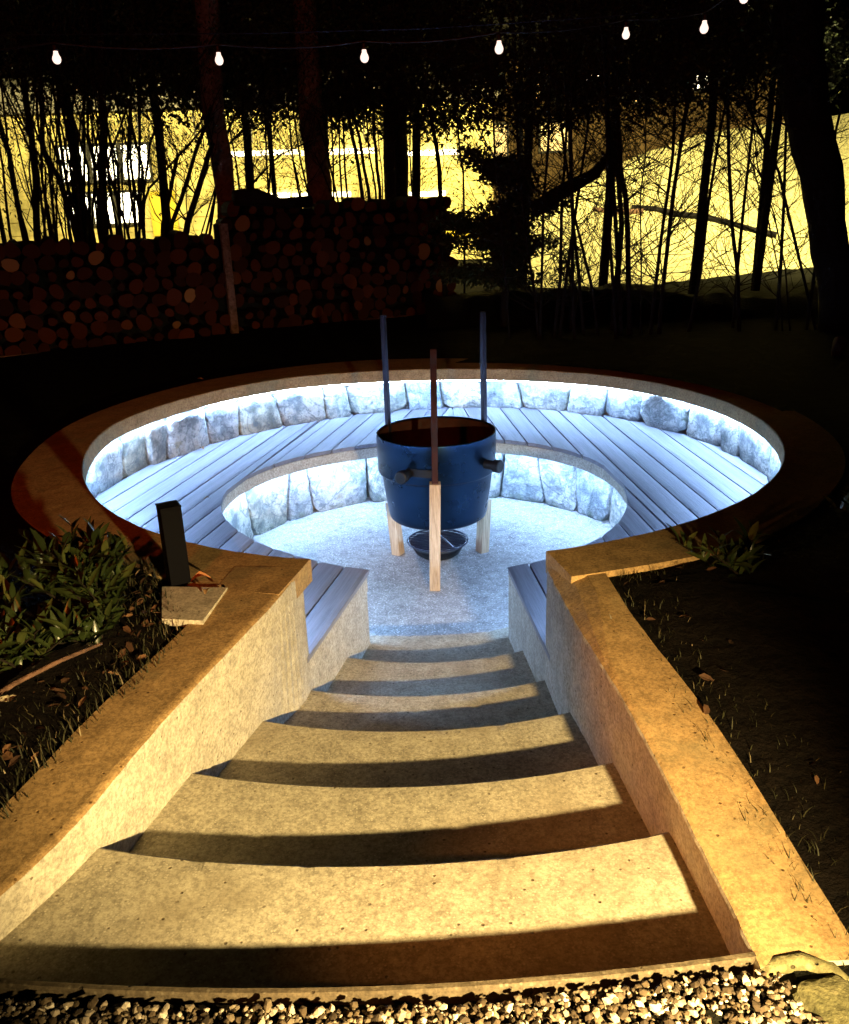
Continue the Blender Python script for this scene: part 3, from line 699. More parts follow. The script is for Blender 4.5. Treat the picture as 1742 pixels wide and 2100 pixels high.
# ------------------------------------------------------------------ bollards
def bollard(x, y, rz, h, label, w=.085, ZTOP=.076):
    t = thing('bollard_light', (x, y, ZTOP), label, 'bollard light', 'black square path bollards')
    mb = MB(); mb.box((x, y, ZTOP+(h-.006)/2), (w, w, h-.006), rz); part(mb, 'post', MAT['bollard'], t, bevel=.003)
    mb = MB(); mb.box((x, y, ZTOP+h-.002), (w+.003, w+.003, .008), rz); part(mb, 'cap', MAT['bollard'], t, bevel=.002)
    return t
bollard(-1.055, 3.42, radians(28), .345, 'black square bollard standing on the pale paver, left of the steps')
def lamp_bollard(x, y, h, aim, label):
    t = thing('path_lamp', (x, y, 0), label, 'path lamp')
    d = (Vector(aim)-Vector((x, y))).normalized(); rz = atan2(d.y, d.x)
    bx, by = x-d.x*.11, y-d.y*.11
    mb = MB(); mb.box((bx, by, (h+.1)/2), (.06, .1, h+.1), rz); part(mb, 'post', MAT['bollard'], t, bevel=.003)
    mb = MB(); mb.box((x-d.x*.04, y-d.y*.04, h+.11), (.22, .12, .02), rz); part(mb, 'cap', MAT['bollard'], t, bevel=.003)
    if x < 0: return
    mb = MB(); mb.box((x+d.x*.20, y+d.y*.20, h+.055), (.012, .34, .130), rz); part(mb, 'added_visor', MAT['bollard'], t)  # unseen shield, added to keep the lamp's light off the woodpile
    mb = MB(); mb.box((x+d.x*.135, y+d.y*.135, h+.127), (.13, .34, .012), rz); part(mb, 'added_hood', MAT['bollard'], t)  # unseen cover plate, added above the shield for the same cutoff
lamp_bollard(.90, .16, .66, (-.35, 4.6), 'black path lamp at the right of the gravel, lighting the steps')
lamp_bollard(-1.75, .90, .62, (.70, 2.09), 'black path lamp at the left of the gravel, glowing orange')
yt = thing('red_fill_lamp', (-1.9, -1.95, 0), 'added red fill lamp on a black pole, unseen behind the gravel path', 'fill lamp')  # unseen lamp, added to spread dim red over woodpile and ring
mb = MB(); mb.tube([(-1.9, -1.95, 0), (-1.9, -1.95, 3.3), (-1.9, -1.6, 3.32)], [.05, .04, .03], 10); part(mb, 'pole', MAT['bollard'], yt)
mb = MB(); mb.box((-1.9, -1.6, 3.28), (.3, .34, .08)); part(mb, 'lamp_head', MAT['bollard'], yt, bevel=.01)
for i, (p, t_, e) in enumerate(FLOODS):
    t = thing('floodlight', (p[0], p[1]-.12, 0), ['floodlight on a pole before the left end of the yellow hall', 'floodlight on a pole before the middle of the yellow hall', 'floodlight on a pole before the right end of the yellow hall', 'floodlight on a pole at the left foot of the gravel bank', 'floodlight on a pole at the right foot of the gravel bank'][i], 'floodlight')
    mb = MB(); mb.tube([(p[0], p[1]-.35, 0), (p[0], p[1]-.35, p[2]+.1)], .045, 8); part(mb, 'pole', MAT['bollard'], t)
    d = (Vector(t_)-Vector(p)).normalized(); Mx = d.to_track_quat('Y', 'Z').to_matrix()
    mb = MB(); mb.box(Vector(p)-d*.36, (.5, .12, .35), 0, Mx); part(mb, 'lamp_head', MAT['bollard'], t, bevel=.01)

# ------------------------------------------------------------------ string of bulbs and the bare wire above it
BULBS = [(-2.145, 2.419), (-1.158, 2.382), (-.27, 2.368), (.554, 2.39), (1.327, 2.438), (1.802, 2.462), (2.03, 2.617)]
names = ['leftmost glowing bulb of the string, before the many stemmed shrub', 'second glowing bulb from the left, before the reddish leaning trunk', 'third glowing bulb from the left, between the two dark trunks', 'middle glowing bulb of the string, right of the black trunk', 'fifth glowing bulb from the left, slightly smaller than its neighbours', 'sixth glowing bulb from the left, highest of the whole bulbs', 'glowing bulb cut off by the top edge of the photo']
def bulb_mb(z0=0):
    mb = MB(); mb.lathe((0, 0, 0), [(0, -.112), (.012, -.110), (.024, -.102), (.031, -.088), (.033, -.076), (.030, -.062), (.022, -.046), (.0175, -.034), (.0165, -.020), (0, -.019)], 20); return mb
socket = MB(); socket.lathe((0, 0, 0), [(0, .03), (.012, .03), (.019, .02), (.0195, -.019), (0, -.0195)], 14)
bulb0 = None
for i, (x, z) in enumerate(BULBS):
    y = 6.0+.12*sin(i*1.7)
    t = thing('light_bulb', (x*y/6, y, z+.07+(z-1.6)*(y/6-1)), names[i], 'light bulb', 'bulbs on the string over the pit')
    if bulb0 is None:
        a = bulb_mb().build('glass', MAT['bulb'], t, smooth=True); b = socket.build('socket', MAT['black'], t); bulb0 = (a.data, b.data)
    else:
        link('glass', bulb0[0], None, t); link('socket', bulb0[1], None, t)
    t.scale = (.78,)*3 if i != 4 else (.70,)*3
def wire(pts, r, label):
    P = []
    for i in range(len(pts)-1):
        a, b = Vector(pts[i]), Vector(pts[i+1]); L = (b-a).length
        for k in range(10):
            u = k/10; p = a.lerp(b, u); p.z -= 4*u*(1-u)*L*.03; P.append(p)
    P.append(Vector(pts[-1])); mb = MB(); mb.tube(P, r, 6); tag(mb.build('cable', MAT['black'], smooth=True), label, 'cable')
wire([(-4.8, 6.3, 2.62)]+[(x*(6.0+.12*sin(i*1.7))/6, 6.0+.12*sin(i*1.7), z+.1+(z-1.6)*((6.0+.12*sin(i*1.7))/6-1)) for i, (x, z) in enumerate(BULBS)]+[(3.9, 5.2, 3.0)], .005, 'black cable carrying the glowing bulbs over the pit')
mb = MB(); mb.tube([(-3.9, 8, 2.91), (-1.207, 8, 2.841), (.172, 8, 2.833), (1.59, 8, 2.872), (3.8, 8, 3.02)], .004, 5); tag(mb.build('cable', MAT['pole']), 'thin bare wire running above the glowing bulbs', 'wire')

# ------------------------------------------------------------------ firewood stack in two bays
logr = random.Random(3)
def log_mesh(seed, r, L):
    rnd = random.Random(seed); n = 10 if rnd.random() < .6 else 5
    split = rnd.random() < .45; vs = []; 
    for y in (-L/2, L/2):
        for k in range(12):
            a = 2*pi*k/12; rr = r*(1+.10*sin(a*2+seed)+.05*sin(a*3+seed*2))
            if split: rr = min(rr, r*.55/max(.05, abs(cos(a-seed))) if cos(a-seed) > 0 else rr)
            vs.append((rr*cos(a), y, rr*sin(a)))
    fs = [tuple(range(12)), tuple(range(12, 24))[::-1]]+[(k, k+12, (k+1) % 12+12, (k+1) % 12) for k in range(12)]
    me = mesh(vs, fs); me.materials.append(MAT['bark']); me.materials.append(MAT['log_end']); 
    bm = bmesh.new(); bm.from_mesh(me); bmesh.ops.recalc_face_normals(bm, faces=bm.faces)
    for f in bm.faces: f.material_index = 1 if len(f.verts) > 4 else 0
    bm.to_mesh(me); bm.free(); return me
LOGM = [log_mesh(i, 1.0, 1.0) for i in range(14)]
def woodstack(a, b, top, label, cap):
    a, b = Vector(a), Vector(b); d = (b-a); L = d.length; d.normalize(); rz = atan2(d.y, d.x)
    t = thing('woodpile', (*((a+b)/2), 0), label, 'firewood'); n = 0
    back = Vector((-d.y, d.x)); 
    x = .0; rowz = .09; row = 0
    placed = []
    r0 = .085
    while True:
        z = rowz; x = r0+(r0 if row % 2 else 0)
        if z > 1.7: break
        while x < L-r0*.6:
            h = top(x/L)
            if z < h-r0*.6+logr.uniform(-.07, .05) and n < cap:
                r = r0*logr.choice([.6, .8, .95, 1.05, 1.15])*logr.uniform(.92, 1.05)
                o = link('log', LOGM[logr.randrange(14)], None, t); dep = .42
                p = a+d*(x+logr.uniform(-.01, .01))+back*(dep/2+logr.uniform(-.05, .05))
                o.location = Vector((p.x, p.y, z+logr.uniform(-.028, .028)))-t.location; o.scale = (r, dep, r*logr.uniform(.85, 1.05))
                o.rotation_euler = (logr.uniform(-.05, .05), logr.uniform(0, 6.28), rz+logr.uniform(-.09, .09)); n += 1
            x += r0*2.02*logr.uniform(.90, 1.16)
        rowz += r0*1.78; row += 1
    mb = MB(); c = (a+b)/2+back*.2; mb.box((c.x, c.y, .02), (L, .5, .05), rz); part(mb, 'rail', MAT['bark_red'], t)
    c = (a+b)/2+back*.44
    mb = MB(); hh = [(a+d*(L*k/12)+back*.43, max(.2, top(k/12)-.12)) for k in range(13)]
    vs = []
    for p, h in hh:
        for off, z in ((0, 0), (0, h), (.06, h), (.06, 0)): q = p+back*off; vs.append((q.x, q.y, z))
    mb.add(vs, [(j*4+i, (j+1)*4+i, (j+1)*4+(i+1) % 4, j*4+(i+1) % 4) for j in range(12) for i in range(4)]+[(0, 1, 2, 3), (51, 50, 49, 48)])
    part(mb, 'back_boards', MAT['bark'], t)
    return t
woodstack((-5.6, 9.35), (-2.22, 10.80), lambda u: 1.36 - .10*u + .03*sin(u*19), 'left bay of the stacked firewood, dim red round log ends', 290)
woodstack((-2.26, 10.93), (.62, 12.35), lambda u: 1.42 + .18*sstep(0, .16, u)+.04*sin(u*13), 'right bay of the stacked firewood, darker and half hidden', 290)
mb = MB(); mb.box((-2.24, 10.84, .66), (.09, .09, 1.32), .45); tag(mb.build('timber_post', MAT['bark_red'], bevel=.006), 'squared timber post between the two bays of firewood', 'post')
mb = MB(); mb.tube([(-2.1, 10.95, 1.60), (-1.85, 11.1, 1.60), (-1.6, 11.25, 1.52), (-1.25, 11.4, 1.53)], [.09, .10, .06, .07], 9); tag(mb.build('loose_log', MAT['bark'], smooth=True), 'crooked dark log lying on top of the right firewood bay', 'log')

# ------------------------------------------------------------------ gravel
g = random.Random(5); V = []; F = []
ico = bmesh.new(); bmesh.ops.create_icosphere(ico, subdivisions=1, radius=1); iv = [v.co.copy() for v in ico.verts]; ifc = [tuple(v.index for v in f.verts) for f in ico.faces]; ico.free()
def pebble(x, y, z, r):
    s = (r*g.uniform(.8, 1.35), r*g.uniform(.7, 1.1), r*g.uniform(.5, .85)); q = g.uniform(0, 6.28); c, sn = cos(q), sin(q); n = len(V); tl = g.uniform(-.4, .4)
    for p in iv:
        p = p*g.uniform(.78, 1.18); a, b, e = p.x*s[0], p.y*s[1], p.z*s[2]; e += a*tl
        V.append((x+a*c-b*sn, y+a*sn+b*c, z+e))
    F.extend(tuple(i+n for i in f) for f in ifc)
def e0y(x):
    t = math.asin((x-ECX)/4.29); return ECY-(edge_r(0, t)+.05)*cos(t)
for _ in range(21000):
    x = g.uniform(-1.9, .80); y = g.uniform(.75, e0y(x)-.004) if x > -1.3 else g.uniform(.75, 1.3)
    lim = .735+(1.42-y)*.28
    if x > lim: continue
    r = g.choice([.004, .005, .006, .007, .009, .0115]); pebble(x, y, -.006+g.uniform(-.012, .008)+.004*noise.noise(Vector((x*6, y*6, 0))), r)
tag(link('gravel', mesh(V, F), MAT['gravel']), 'sharp pale and dark gravel at the top of the steps', kind='stuff')
flat_poly_pts = [(-2.2, -3.5), (1.5, -3.5), (.92, .75), (.70, 1.40), (.3, 1.385), (-.3, 1.40), (-1.3, 1.45), (-2.2, 1.2)]
tag(flat_poly('gravel_path', flat_poly_pts, -.022, MAT['soil']), 'dark gravel path bed at the top of the steps', kind='structure')

# rough edging stones right of the gravel
def rock(name, loc, dim, seed, rz, label, m=None, cat='edging stone'):
    o = link(name, make_stone(dim[0], dim[1], dim[2], seed, 0, 0, 6), m or MAT['curbstone']); o.location = loc; o.rotation_euler = (0, 0, rz)
    o.data.materials.clear(); o.data.materials.append(m or MAT['curbstone']); return tag(o, label, cat)
rock('edging_stone', (.825, 1.285, -.055), (.14, .26, .13), 401, radians(14), 'mossy rough edging stone along the right side of the gravel')
rock('edging_stone', (.91, 1.0, -.055), (.15, .30, .14), 402, radians(18), 'mossy edging stone nearer the photographer, right of the gravel')
mb = MB(); mb.tube([(.69, 1.43, -.022), (.735, 1.452, -.012), (.79, 1.456, -.010), (.845, 1.435, -.014), (.89, 1.39, -.03)], [.014, .019, .021, .018, .010], 10); o = mb.build('curved_root', MAT['curbstone'], smooth=True); tag(o, 'curved pale root lying across the end of the right wall', 'root')

# ------------------------------------------------------------------ planting beds: soil mounds, grass, litter
def lift(y): return .064-.027*(1-sstep(2.4, 3.3, y))-.045*(1-sstep(1.6, 2.5, y))
def bed(pts, c, label, name, zc):
    vs = [(c[0], c[1], zc+lift(c[1]))]; fs = []; n = len(pts)
    for s in (.35, .65, .88, 1.0):
        for p in pts:
            q = (c[0]+(p[0]-c[0])*s, c[1]+(p[1]-c[1])*s); h = zc*(1-s**2.2)+.004*(s < 1)+.022*noise.noise(Vector((q[0]*5, q[1]*5, 2)))*(1 if s < .95 else .25)
            vs.append((q[0], q[1], h-.008+lift(q[1])))
    for k in range(n): fs.append((0, 1+k, 1+(k+1) % n))
    for r in range(3):
        for k in range(n): fs.append((1+r*n+k, 1+(r+1)*n+k, 1+(r+1)*n+(k+1) % n, 1+r*n+(k+1) % n))
    me = mesh(vs, fs); bm = bmesh.new(); bm.from_mesh(me); bmesh.ops.recalc_face_normals(bm, faces=bm.faces); bm.normal_update()
    if sum(f.normal.z for f in bm.faces) < 0: bmesh.ops.reverse_faces(bm, faces=bm.faces)
    bmesh.ops.subdivide_edges(bm, edges=bm.edges, cuts=2, use_grid_fill=True)
    for v in bm.verts: v.co.z += .014*noise.noise(v.co*16)
    bm.to_mesh(me); bm.free(); return tag(link(name, me, MAT['soil'], smooth=True), label, kind='structure')
LBED = [(-1.22, 3.62), (-1.06, 3.17), (-.97, 2.98), (-1.02, 2.75), (-1.08, 2.55), (-1.17, 2.3), (-1.22, 2.0), (-1.34, 1.75), (-1.6, 1.55), (-2.6, 1.4), (-3.4, 2.4), (-3.2, 3.8), (-2.42, 4.66), (-1.95, 4.10), (-1.55, 3.78)]
RBED = [(.78, 3.32), (.76, 3.05), (.78, 2.8), (.82, 2.45), (.84, 2.2), (.855, 1.95), (.88, 1.75), (.885, 1.55), (.92, 1.3), (1.1, .9), (3.4, .6), (4.2, 3.0), (3.8, 5.0), (2.55, 4.85), (2.12, 4.38), (1.70, 4.0), (1.3, 3.70), (1.0, 3.42)]
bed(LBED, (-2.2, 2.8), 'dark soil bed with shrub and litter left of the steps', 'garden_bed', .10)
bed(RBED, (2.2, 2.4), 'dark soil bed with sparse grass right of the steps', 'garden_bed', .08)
def inpoly(x, y, P):
    c = False; j = len(P)-1
    for i in range(len(P)):
        if (P[i][1] > y) != (P[j][1] > y) and x < (P[j][0]-P[i][0])*(y-P[i][1])/(P[j][1]-P[i][1])+P[i][0]: c = not c
        j = i
    return c
def grow(P, n, box, seed, h, w, dens=None, jitter=.04):
    r = random.Random(seed); V = []; F = []; k = 0
    while k < n:
        x, y = r.uniform(box[0], box[1]), r.uniform(box[2], box[3])
        k += 1
        if not inpoly(x, y, P): continue
        if dens and r.random() > dens(x, y): continue
        hh = h*r.uniform(.3, 1.2); ww = w*r.uniform(.6, 1.3); a = r.uniform(0, 6.28); ln = hh*r.uniform(.2, 1.0); b = a+pi/2+r.uniform(-.5, .5)
        dx, dy = ln*cos(b), ln*sin(b); ux, uy = ww*cos(a), ww*sin(a); z = -.005+lift(y); m = len(V)
        V.extend([(x-ux, y-uy, z), (x+ux, y+uy, z), (x+ux*.7+dx*.4, y+uy*.7+dy*.4, z+hh*.65), (x-ux*.7+dx*.4, y-uy*.7+dy*.4, z+hh*.65), (x+dx, y+dy, z+hh)]); F.extend([(m, m+1, m+2, m+3), (m+3, m+2, m+4)])
    return mesh(V, F)
def edge_d(P, e0, e1):
    def f(x, y):
        best = 9
        for i in range(e0, e1):
            a, b = Vector(P[i]), Vector(P[i+1]); p = Vector((x, y)); u = max(0, min(1, (p-a).dot(b-a)/(b-a).length_squared)); best = min(best, (p-a.lerp(b, u)).length)
        return best
    return f
dL, dR = edge_d(LBED, 0, 8), edge_d(RBED, 0, 9)
LG = [(p[0]+(.06 if 1 <= i <= 7 else 0), p[1]) for i, p in enumerate(LBED)]; RG = [(p[0]-(.05 if 0 <= i <= 8 else 0), p[1]) for i, p in enumerate(RBED)]
tag(link('grass', grow(LG, 16000, (-3.4, -.85, 1.4, 3.7), 11, .05, .0022, lambda x, y: 1 if dL(x, y) < .35 else .25), MAT['grass']), 'short dry grass and moss along the left wall', kind='stuff')
tag(link('grass', grow(RG, 14000, (.75, 4.0, .8, 4.8), 12, .04, .0016, lambda x, y: 1 if dR(x, y) < .25 else .3), MAT['grass']), 'sparse thin grass along the right wall', kind='stuff')
def litter(P, n, box, seed, dens):
    r = random.Random(seed); V = []; F = []
    for _ in range(n):
        x, y = r.uniform(box[0], box[1]), r.uniform(box[2], box[3])
        if not inpoly(x, y, P) or r.random() > dens(x, y): continue
        s = r.uniform(.008, .02); a = r.uniform(0, 6.28); c, sn = cos(a), sin(a); tx, ty = r.uniform(-.7, .7), r.uniform(-.7, .7); z = .012+lift(y)+r.uniform(0, .02); m = len(V)
        for u, v, w in [(-1.4, 0, 0), (-.5, .6, .18), (.6, .5, .1), (1.3, 0, 0), (.6, -.5, .15), (-.5, -.6, .1)]:
            px, py = s*(u*c-v*sn), s*(u*sn+v*c); V.append((x+px, y+py, z+px*tx+py*ty+w*s*1.5))
        F.extend([(m, m+1, m+2, m+3), (m, m+3, m+4, m+5)])
    return mesh(V, F)
tag(link('leaf_litter', litter(LBED, 1900, (-3.4, -.9, 1.4, 3.7), 21, lambda x, y: .9 if dL(x, y) < .5 else .3), MAT['litter']), 'dead brown leaves scattered under the shrub left of the steps', kind='stuff')
tag(link('leaf_litter', litter(RBED, 900, (.8, 4.0, .8, 4.8), 22, lambda x, y: .35 if dR(x, y) < .5 else .12), MAT['litter']), 'dead leaves scattered in the bed right of the steps', kind='stuff')

# ------------------------------------------------------------------ shrubs with single leaves
def leaf_mesh(L, W, curl):
    vs = []; fs = []; n = 5
    for i in range(n+1):
        u = i/n; w = W*sin(pi*min(1, u*.93+.05))**.8; z = -curl*u*u*L
        vs += [(-w/2, u*L, z+w*.18), (0, u*L, z), (w/2, u*L, z+w*.18)]
    for i in range(n):
        for k in (0, 1): fs.append((i*3+k, i*3+k+1, (i+1)*3+k+1, (i+1)*3+k))
    me = mesh(vs, fs); me.materials.append(MAT['leaf']); 
    for p in me.polygons: p.use_smooth = True
    return me
LEAFM = [leaf_mesh(.10, .028, .15), leaf_mesh(.115, .033, .25), leaf_mesh(.085, .025, .1), leaf_mesh(.11, .026, .3)]
def shrub(x, y, h, spread, nst, label, seed, leafcap, cat='shrub'):
    r = random.Random(seed); t = thing('laurel_shrub', (x, y, .05), label, cat); mb = MB(); leaves = []
    for s in range(nst):
        a = r.uniform(0, 6.28); ln = r.uniform(.5, 1)*h; out = spread*r.uniform(.2, 1); bx, by = r.uniform(-.1, .1)*spread*3, r.uniform(-.1, .1)*spread*3
        pts = [Vector((bx+out*cos(a)*u**1.4, by+out*sin(a)*u**1.4, ln*u+.0)) for u in [0, .25, .5, .75, 1]]
        mb.tube(pts, [.006, .005, .0045, .0035, .002], 5)
        m = int(9+ln*26)
        for k in range(m):
            u = .22+.78*k/m; i = min(3, int(u*4)); p = pts[i].lerp(pts[i+1], u*4-i); leaves.append((p, k*2.4+a, u))
    mb.build('stem', MAT['twig'], t)
    r.shuffle(leaves); rest = MB()
    for q, (p, az, u) in enumerate(leaves):
        pitch = r.uniform(.45, 1.45); rot = Matrix.Rotation(az+r.uniform(-.4, .4), 3, 'Z') @ Matrix.Rotation(pitch, 3, 'X') @ Matrix.Rotation(r.uniform(-.6, .6), 3, 'Y'); sc = r.uniform(.65, 1.15)
        me = LEAFM[r.randrange(4)]
        if q < leafcap:
            o = link('leaf', me, None, t); o.location = p; o.rotation_euler = rot.to_euler(); o.scale = (sc,)*3
        else:
            rest.add([rot @ (v.co*sc)+p for v in me.vertices], [tuple(f.vertices) for f in me.polygons])
    if rest.v: o = rest.build('leaf_mass', MAT['leaf'], t, smooth=True); o['kind'] = 'stuff'
    return t
shrub(-1.36, 3.16, .33, .21, 34, 'dense dark laurel shrub with long glossy leaves beside the black bollard', 51, 290)
shrub(-1.74, 3.0, .25, .26, 20, 'dark laurel shrub left of the bollard shrub, mostly lost in shadow', 52, 290)
shrub(-1.24, 2.92, .13, .16, 12, 'low leafy sprigs at the edge of the left wall below the paver', 58, 80)
shrub(-1.24, 3.06, .27, .13, 16, 'upright leafy laurel shoots just left of the pale paver', 59, 150)
shrub(-2.25, 3.30, .26, .3, 12, 'black leafy shrub at the far left edge of the bed', 53, 120)
shrub(-1.45, 2.72, .20, .22, 12, 'low leafy sprouts in front of the laurel shrub', 54, 160)
shrub(1.28, 3.30, .17, .22, 7, 'low sparse plant by the right wall near the ring', 55, 60, 'plant')
shrub(1.75, 2.95, .24, .28, 8, 'dark sparse plant in the middle of the right bed', 56, 60, 'plant')
shrub(2.05, 3.75, .26, .28, 8, 'dark plant at the far side of the right bed by the ring', 57, 60, 'plant')
# bare branches, flower, fallen leaves
mb = MB(); mb.tube([(-1.50, 2.42, .07), (-1.38, 2.56, .11), (-1.27, 2.66, .13), (-1.17, 2.80, .12)], [.010, .009, .008, .006], 7); tag(mb.build('branch', MAT['bark_red'], smooth=True), 'bare broken branch lying in the left bed below the shrub', 'branch')
fl = thing('white_flower', (-1.36, 2.47, .09), 'small bright cream flower low in the left bed', 'flower')
for k in range(6):
    me = leaf_mesh(.028, .024, .2); me.materials.clear(); me.materials.append(MAT['petal']); o = link('petal', me, None, fl); o.location = (random.uniform(-.012, .012), random.uniform(-.012, .012), .012); o.rotation_euler = (.5, 0, k*1.05)
def curl_leaf(L, W, seed):
    vs = []; fs = []; n = 6
    for i in range(n+1):
        u = i/n; w = W*(.2+.9*sin(pi*u))*(1+.2*sin(seed+i*2)); z = L*.22*sin(pi*u)
        for k in (-1, 0, 1): vs.append((k*w/2, (u-.5)*L, z+abs(k)*w*.25*sin(seed)))
    for i in range(n):
        for k in (0, 1): fs.append((i*3+k, i*3+k+1, (i+1)*3+k+1, (i+1)*3+k))
    me = mesh(vs, fs); me.materials.append(MAT['fallen']); return me
def wz(z): return z+.004
FALL = [(-.905, 3.28, 0.087, .05, 'curled dead leaf on the paver below the bollard'), (-.955, 3.40, 0.087, .085, 'long curved dead leaf on the paver touching the bollard'), (-.865, 3.33, 0.087, .035, 'tiny dead leaf at the right side of the paver'),
        (-.90, 2.66, -.022, .055, 'crumpled dead leaf halfway down the top of the left wall'), (-.12, 1.30, .008, .065, 'orange dead leaf lying on the gravel near the steps'), (.83, 2.5, -.02, .04, 'small dead leaf on top of the right wall'),
        (-1.50, 5.75, ZSEAT+.004, .05, 'dead leaf on the left boards of the bench'), (-1.83, 7.05, ZSEAT+.004, .06, 'dead leaf against the granite blocks at the back left of the bench'), (-.62, 4.95, ZFLOOR+.003, .06, 'dead leaf on the pit floor by the left bench'), (-1.95, 7.75, .10, .06, 'dead leaf on the dark coping at the back left')]
for i, (x, y, z, L, lab) in enumerate(FALL):
    o = link('fallen_leaf', curl_leaf(L, L*.5, i+1), None); o.location = (x, y, z); o.rotation_euler = (0, 0, i*1.9); tag(o, lab, 'leaf')

o = link('red_shape', make_stone(.11, .11, .26, 611, 0, 0, 3), None); o.data.materials.clear(); o.data.materials.append(MAT['rust']); o.location = (3.86, 8.05, .10); tag(o, 'small unidentified stump in the dark at the right edge', 'red_shape')  # stand-in for an unidentified red-lit thing; the red is in its colour
# ------------------------------------------------------------------ floodlit hall and gravel bank beyond the trees
hall = thing('long_hall', (-4.5, 22.4, 0), 'long yellow rendered hall with brightly lit window rows seen through the trees', 'building')
mb = MB(); mb.box((-5.4, 22.8, 1.77), (14.6, 1.2, 3.54)); part(mb, 'wall', MAT['render_wall'], hall)
mb = MB(); mb.box((-5.4, 22.75, 3.83), (15.0, 1.5, .55)); part(mb, 'roof_fascia', MAT['grey_wall'], hall)
mb = MB(); mb.box((-5.4, 22.9, 4.2), (15.2, 1.8, .18)); part(mb, 'roof', MAT['dark_frame'], hall)
for k in range(12):
    mb = MB(); mb.box((-5.4, 22.19, .15+.3*k), (14.5, .03, .285)); part(mb, 'siding_board', MAT['render_wall'], hall, bevel=.006)
for row, (z0, z1, x0, x1, n) in enumerate([(2.06, 2.86, -8.25, -6.1, 3), (1.10, 1.83, -8.25, -6.45, 3)]):
    for k in range(n):
        a = x0+(x1-x0)*k/n; w = (x1-x0)/n
        mb = MB()
        for dx, dz, sx, sz in ((w/2, 0, w, .05), (w/2, z1-z0, w, .05), (0, (z1-z0)/2, .05, z1-z0-.05), (w-.0, (z1-z0)/2, .05, z1-z0-.05)): mb.box((a+dx*.999+(.0 if dx else .026)-(.026 if dx == w else 0), 22.13, z0+dz), (sx, .07, sz))
        f = part(mb, 'window', MAT['dark_frame'], hall)
        g2 = MB(); g2.box((a+w/2, 22.15, (z0+z1)/2), (w-.11, .03, z1-z0-.06)); o = g2.build('pane', MAT['window'], f); o.data.transform(Matrix.Translation(-hall.location))
for (x0, x1, z) in [(-4.35, -.80, 2.56), (-.12, 1.18, 2.44), (-4.3, -1.4, 1.62), (-.10, .84, 1.54)]:
    n = max(1, int((x1-x0)/1.2))
    for k in range(n):
        a = x0+(x1-x0)*k/n; b = x0+(x1-x0)*(k+1)/n-.08
        mb = MB(); mb.box(((a+b)/2, 22.13, z-.016*(a-x0)), (b-a, .06, .11)); part(mb, 'light_tube', MAT['tube'], hall)
mb = MB(); mb.box((-5.95, 22.14, 1.3), (.62, .05, 1.0)); part(mb, 'door', MAT['yellow_panel'], hall, bevel=.01)
mb = MB(); mb.box((-4.6, 22.12, 1.85), (.1, .06, 3.3)); part(mb, 'downpipe', MAT['grey_wall'], hall)
for k in range(9):
    mb = MB(); mb.box((-10.2+k*1.3, 22.155, 3.15), (.035, .03, .7)); part(mb, 'panel_joint', MAT['grey_wall'], hall)
mb = MB(); mb.box((-5.4, 22.13, .62), (14.4, .06, .12)); part(mb, 'plinth_band', MAT['yellow_panel'], hall)

h2 = thing('brown_house', (6.2, 28.5, 0), 'brown rendered house with dim lit windows rising behind the gravel bank', 'building')
mb = MB(); mb.box((6.5, 29, 2.6), (10.5, 2, 5.2)); part(mb, 'wall', MAT['brown_wall'], h2)
mb = MB()
mb.add([(1.0, 27.6, 5.1), (12, 27.6, 5.1), (12, 30.4, 5.1), (1.0, 30.4, 5.1), (2.2, 29, 6.3), (10.8, 29, 6.3)], [(0, 1, 5, 4), (2, 3, 4, 5), (3, 0, 4), (1, 2, 5), (3, 2, 1, 0)]); part(mb, 'roof', MAT['dark_frame'], h2)
for k, (x, z, w, h, mt) in enumerate([(2.3, 4.3, .7, .6, 'window_dim'), (3.9, 4.35, .55, .7, 'window_dim'), (5.2, 4.5, .5, .4, 'window'), (6.6, 4.2, .8, .7, 'window_dim'), (8.4, 4.3, .6, .4, 'window'), (4.2, 3.0, .8, .8, 'window_dim'), (2.4, 2.9, .8, .9, 'window_dim')]):
    mb = MB(); 
    for sx, sz, dx, dz in ((w+.12, .06, 0, h/2+.03), (w+.12, .06, 0, -h/2-.03), (.06, h, w/2+.03, 0), (.06, h, -w/2-.03, 0)): mb.box((x+dx, 27.97, z+dz), (sx, .08, sz))
    f = part(mb, 'window', MAT['dark_frame'], h2); g2 = MB(); g2.box((x, 27.98, z), (w, .03, h)); o = g2.build('pane', MAT[mt], f); o.data.transform(Matrix.Translation(-h2.location))

# bank: a real slope from its foot (about 15 m away) to its crest (19-27 m)
foot = [(1.2, 18.6, 0), (1.65, 15.4, 0), (3.4, 14.8, 0), (5.0, 15.8, 0), (7.5, 17.2, 0), (9.5, 18.4, 0), (14, 20.5, 0)]
crest = [(2.0, 19.2, .9), (2.70, 19.0, 1.31), (3.43, 20, 1.61), (4.33, 21, 1.905), (5.39, 22, 2.27), (6.06, 22.5, 2.42), (6.75, 23, 2.63), (7.57, 23.5, 2.76), (9.2, 24.5, 2.93), (11.9, 26, 3.21), (15, 27.5, 3.4)]
def samp(P, u):
    s = u*(len(P)-1); i = min(len(P)-2, int(s)); return Vector(P[i]).lerp(Vector(P[i+1]), s-i)
vs = []; NU, NV = 130, 60
for i in range(NU+1):
    a, b = samp(foot, i/NU), samp(crest, i/NU)
    for j in range(NV+1):
        u = j/NV; p = a.lerp(b, u); p.z = b.z*(.35*u+.65*u**1.25)*1.0 + .10*noise.fractal(Vector((p.x*.8, p.y*.8, 0)), 1, 2, 5)*sin(pi*u) + .02*noise.noise(p*4)+.0
        vs.append(p)
    q = b.copy(); q.y += 1.2; q.z -= .5; vs.append(q)
m = NV+2
